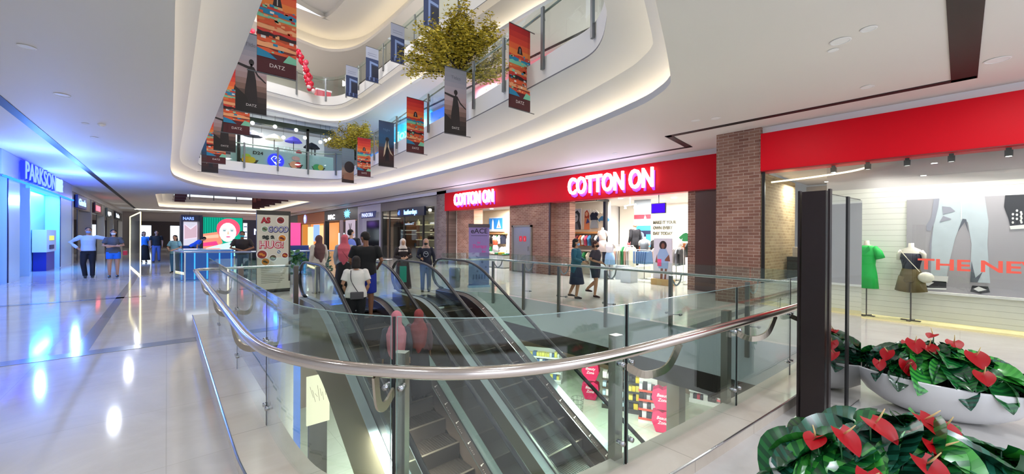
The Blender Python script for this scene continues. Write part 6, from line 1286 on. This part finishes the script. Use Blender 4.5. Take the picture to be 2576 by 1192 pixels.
def planter(loc, rz, hx, hy, hz, label, seed, n_leaf, flowers, lscale=1.0, base=.55):
    rnd = random.Random(seed); t = thing('flower_bowl', label, 'planter', loc, rz)
    m = MB(); prof = [(.30, 0), (.42, .004), (.62, .05), (.8, .13), (.93, .24), (1.0, .35), (.985, .365), (.95, .35), (.88, .26), (.0001, .22)]
    m.lathe([(r, z*hz/.365) for r, z in prof], n=40, sx=hx, sy=hy); m.build('bowl', mat('#dcdcdd', .3, spec=.4), t, True)
    m = MB(); m.lathe([(.9, hz*.78), (.0001, hz*.86)], n=24, sx=hx, sy=hy); m.build('soil', mat('#1a120c', .9), t)
    lv = MB()
    for i in range(n_leaf):
        a = 2*PI*i*.618+rnd.uniform(-.2, .2); q = math.sqrt((i+.5)/n_leaf); top_ = 1-q*q
        c = Vector((hx*q*.92*math.cos(a), hy*q*.98*math.sin(a), hz*.95+base*.48*top_**.8+rnd.uniform(-.02, .04)))
        L = rnd.uniform(.17, .25)*lscale; vs, fs = leafverts(L, L*.86, rnd.uniform(.15, .5), .25, rnd)
        out = math.atan2(math.sin(a)*hy, math.cos(a)*hx)-PI/2
        M_ = Matrix.Translation(c) @ Matrix.Rotation(out+rnd.uniform(-.7, .7), 4, 'Z') @ Matrix.Rotation(rnd.uniform(-.5, .35)-(.55*q*q), 4, 'X') @ Matrix.Rotation(rnd.uniform(-.5, .5), 4, 'Y') @ Matrix.Translation((0, -L*.35, 0))
        c1_ = rnd.choice([(0, 1), (0, 1), (1, 5), (3, 0), (4, 0), (3, 4), (2, 5), (1, 0)])
        lv.add([M_ @ v for v in vs], fs, [c1_[(q_//6) % 2] for q_ in range(len(fs))])
        lv.tube([M_ @ Vector((0, 0, 0)), Vector((c.x*.8, c.y*.8, hz*.8))], .004, 4, mi=3)
    lv.build('foliage', LEAFM, t, True)
    for (fx_, fy_, fz_, s_, tilt, az, kind) in flowers:
        m = MB(); L = .115*s_; vs, fs = leafverts(L, L*.95, .15, .2, rnd, .25)
        M_ = Matrix.Translation((fx_, fy_, fz_)) @ Matrix.Rotation(az*.5+.75, 4, 'Z') @ Matrix.Rotation(-tilt*.8, 4, 'X')
        m.add([M_ @ v for v in vs], fs, 0); m.tube([(fx_, fy_, fz_), (fx_*.9, fy_*.9, hz*.8)], .004, 5, mi=2)
        m.tube([M_ @ Vector((0, L*.2, .005)), M_ @ Vector((0, L*.25, .04*s_)), M_ @ Vector((.005, L*.3, .085*s_))], [.004, .0045, .002], 6, mi=1)
        m.build('flower', [mat('#a00010', .4, spec=.25), mat('#e8c88a', .5), LEAFM[1]], t, True)
    return t
planter((5.3, .14, 0), 0, .38, .60, .35, 'white bowl of red anthuriums standing beyond the mirror totem', 5, 120,
        [(-.22, .30, .55, 1, .9, 1.2, 0), (-.3, .18, .50, 1.15, 1.3, 2.6, 0), (-.12, .14, .66, 1.25, .8, 2.2, 0), (-.05, .06, .62, 1.2, .5, 2.5, 0), (.0, .02, .72, .8, .2, 1.0, 0), (-.1, -.22, .62, 1.4, .7, 2.4, 0), (-.26, -.26, .5, 1.2, .6, 2.2, 0), (.1, .2, .6, .9, .6, 2.2, 0), (-.3, .36, .46, .9, 1.0, 2.2, 0), (.12, -.1, .66, 1.1, .5, 2.0, 0)], .95, .5)
planter((2.82, .16, 0), .62, .40, .62, .36, 'leafy bowl of red anthuriums nearest the camera at the lower right', 8, 150,
        [(-.28, .34, .54, 1.1, .9, 1.6, 0), (-.14, .38, .66, 1.1, .7, 2.4, 0), (-.08, .22, .7, 1.2, .4, 2.4, 0), (-.22, .1, .6, 1.2, .6, 2.2, 0), (-.02, -.02, .72, 1.1, .7, 2.7, 0), (-.12, .0, .64, 1.3, .9, 2.5, 0), (-.32, .16, .5, 1.3, .9, 2.0, 0), (-.3, -.08, .52, 1.3, .7, 2.4, 0), (-.1, .46, .6, .9, .3, .4, 0), (-.38, .3, .44, 1.0, 1.1, 1.6, 0), (.05, -.15, .66, 1, .5, 2.2, 0)], 1.25, .55)
# eACE roll-up sign
sg = thing('rollup_sign', 'purple roll-up sign reading eACE standing between escalator and steel door', 'sign', (7.32, 9.9, 0), -.35)
m = MB(); m.box(-.33, .33, 0, .02, .04, 1.95); m.build('banner_cloth', mat('#8d78b4', .6), sg); m = MB(); m.box(-.34, .34, -.08, .1, 0, .06); m.build('base', mat('#9fc0e8', .3), sg); m = MB(); m.box(-.34, .34, -.01, .03, 1.86, 1.97); m.build('top_rail', mat('#4a3e48', .5), sg)
m = MB(); m.text('eACE', 0, 1.68, .21, .004, 0, .004, 1.1); m.rect(-.26, .26, 1.6, 1.612, .004, 0); m.build('lettering', mat('#2c1c3c', .5), sg)
m = MB(); m.text('be', -.02, 1.36, .1, .004, 0, .002, 1, 0, 'CENTER', .3); m.text('Therapy', 0, 1.22, .16, .004, 0, .002, .9, 0, 'CENTER', .3); m.text('fun', .14, 1.08, .1, .004, 0, .002, 1, 0, 'CENTER', .3); m.build('pink_lettering', mat('#d0409a', .5), sg)
m = MB(); grp = [(-.18, .7), (.1, .78), (.22, .62), (-.05, .5)]
for x, z in grp: m.disc(x, z, .035, .004, 0, 10)
for k in range(5): m.rect(-.2+k*.09, -.15+k*.09, .25, .4, .004, 0)
m.rect(-.33, .33, .04, .95, .002, 1); m.build('picture', [mat('#4a5a86', .6), mat('#7484b4', .6)], sg)
m = MB(); m.lathe([(.15, 0), (.17, .03), (.18, .55), (.15, .6)], n=18); o = m.build('waste_bin', mat('#55585c', .35, .6), smooth='auto', loc=(6.72, 10.35, 0)); tag(o, 'grey metal waste bin left of the purple roll-up sign', 'bin')
# ================= lower floor =================
c = MB(); c.box(7.05, 7.3, 3.38, 3.62, -4.8, -1.08); tag(c.build('column', mat('#75736e', .25, .8)), 'square steel-clad column standing on the lower floor below the shop side', 'column')
c = MB(); c.lathe([(.26, -4.8), (.26, -1.08)], (1.95, 10.2, 0), 28); tag(c.build('column', mat('#d9d6cf', .3), smooth='auto'), 'round white column on the lower floor at the left of the escalators', 'column')
b = thing('map_board', 'glowing white map board on the lower floor behind the left escalator', 'sign', (2.75, 11.0, 0))
m = MB(); m.box(-.05, .5, 0, .06, -3.3, -2.05); m.build('lit_panel', emis('#fbf3cf', 1.1), b); m = MB(); m.box(0, .44, 0, .1, -4.8, -3.3); m.build('stand', mat('#3a3632', .5), b)
m = MB(wx('F', 0, -.01, 0)); 
for k in range(7): m.tube([(.02+.06*k, 0, -2.3-.1*(k % 3)), (.1+.05*k, 0, -2.6-.12*(k % 2))], .005, 4)
m.build('map_lines', mat('#6a5a40', .6), b)
m = MB(); m.box(2.2, 2.62, 11.3, 11.4, -4.8, -1.1); tag(m.build('blue_panel', mat('#3a7ae0', .4, emit=.6)), 'tall blue lit panel on the lower floor beside the map board', 'panel')
def pinkstand(x, y, rz, label):
    t = thing('promo_stand', label, 'display stand', (x, y, -4.8), rz)
    for z0 in (.02, .76):
        m = MB(Matrix.Translation((0, 0, z0))); pts = [(-.2, 0), (.2, 0), (.34, .35), (.3, .62), (.12, .7), (0, .64), (-.12, .7), (-.3, .62), (-.34, .35)]
        n = len(pts); m.add([(a, -.16, b) for a, b in pts]+[(a, .16, b) for a, b in pts], [tuple(reversed(range(n))), tuple(range(n, 2*n))]+[(i, (i+1) % n, n+(i+1) % n, n+i) for i in range(n)]); m.build('heart_board', mat('#d01458', .5), t)
        m = MB(Matrix.Translation((0, -.165, z0))); m.text('Beauty', 0, .42, .15, 0, 0, .003, .9, 0, 'CENTER', .3); m.text('Zone', 0, .27, .15, 0, 0, .003, .9, 0, 'CENTER', .3); m.build('lettering', mat('#f6d8e4', .6), t)
    return t
pinkstand(12.3, 6.45, -1.1, 'pink double heart promo stand nearest on the lower floor'); pinkstand(12.6, 9.6, -1.1, 'pink double heart promo stand farther along the lower floor')
rnd = random.Random(31)
def gondola(x, y, rz, w_, h_, cols, label, frame='#3a3432'):
    t = thing('store_shelf', label, 'shelf', (x, y, -4.8), rz); m = MB(); m.box(-w_/2, w_/2, .2, .25, 0, h_); m.box(-w_/2, w_/2, -.2, .25, 0, .12); m.build('back_panel', mat(frame, .5), t)
    rows = int(h_/.32)
    for r in range(rows):
        z = .12+r*.32; m = MB(); m.box(-w_/2, w_/2, -.2, .2, z, z+.025); m.box(-w_/2, w_/2, -.215, -.2, z-.02, z+.05); m.build('shelf_board', mat(cols[-1], .5), t)
        xx = -w_/2+.02
        while xx < w_/2-.1:
            bw = rnd.uniform(.08, .16); bh = rnd.uniform(.14, .25); c = rnd.choice(cols[:-1]); m = MB(); m.box(0, bw, 0, .22, 0, bh); o = m.build('product_box', mat(c, .4)); o.location = Matrix.Translation((x, y, -4.8)) @ Matrix.Rotation(rz, 4, 'Z') @ Vector((xx, -.15, z+.026)); o.rotation_euler = (0, 0, rz)
            tag(o, 'small product box on the '+label.split(' on the lower')[0], 'product', 'product boxes of the '+label.split(' on the lower')[0]); xx += bw+.015
gondola(12.6, 8.55, -1.1, .8, 1.3, ['#e8e6e0', '#b9d2e0', '#5a504a', '#4a423c'], 'brown shelf with pale boxes on the lower floor')
gondola(12.9, 7.75, -1.1, .6, 1.3, ['#f0d020', '#1a1a1a', '#e8d860', '#2a2828'], 'dark shelf with yellow boxes on the lower floor')
gondola(12.6, 7.15, -1.1, .6, 1.45, ['#1a1a1c', '#d8dce0', '#3a3a40', '#e04a30'], 'black and white shelf with orange edge on the lower floor', '#e8e4e0')
gondola(15.6, 6.5, -1.3, 1.0, 1.5, ['#d8dce0', '#3a3a42', '#c83a50', '#e8e6e6', '#f2f2f2'], 'white shelf on the lower floor at the right', '#f0eeec'); gondola(15.4, 5.4, -1.3, 1.0, 1.5, ['#3a3e44', '#e8e8e8', '#7a8288', '#ff6a7c'], 'pink edged shelf on the lower floor at the right', '#e8e4e4')
gondola(12.4, 12.4, -1.0, 2.2, 1.4, ['#f0e060', '#e8e8e8', '#3a6aa0', '#f6f6f6'], 'long shelf with yellow boxes on the lower floor far back', '#d8d8d8')
m = MB(); 
for k in range(8): a = k*PI/4; m.tube([(.18*math.cos(a), .18*math.sin(a), 0), (.22*math.cos(a), .22*math.sin(a), .5)], .008, 4)
for z in (0, .17, .34, .5): m.tube([((.18+.04*z/.5)*math.cos(a*PI/8), (.18+.04*z/.5)*math.sin(a*PI/8), z) for a in range(16)], .008, 4, closed=True)
tag(m.build('wire_basket', STEEL, loc=(11.3, 9.2, -4.8)), 'round wire basket on the lower floor', 'basket')
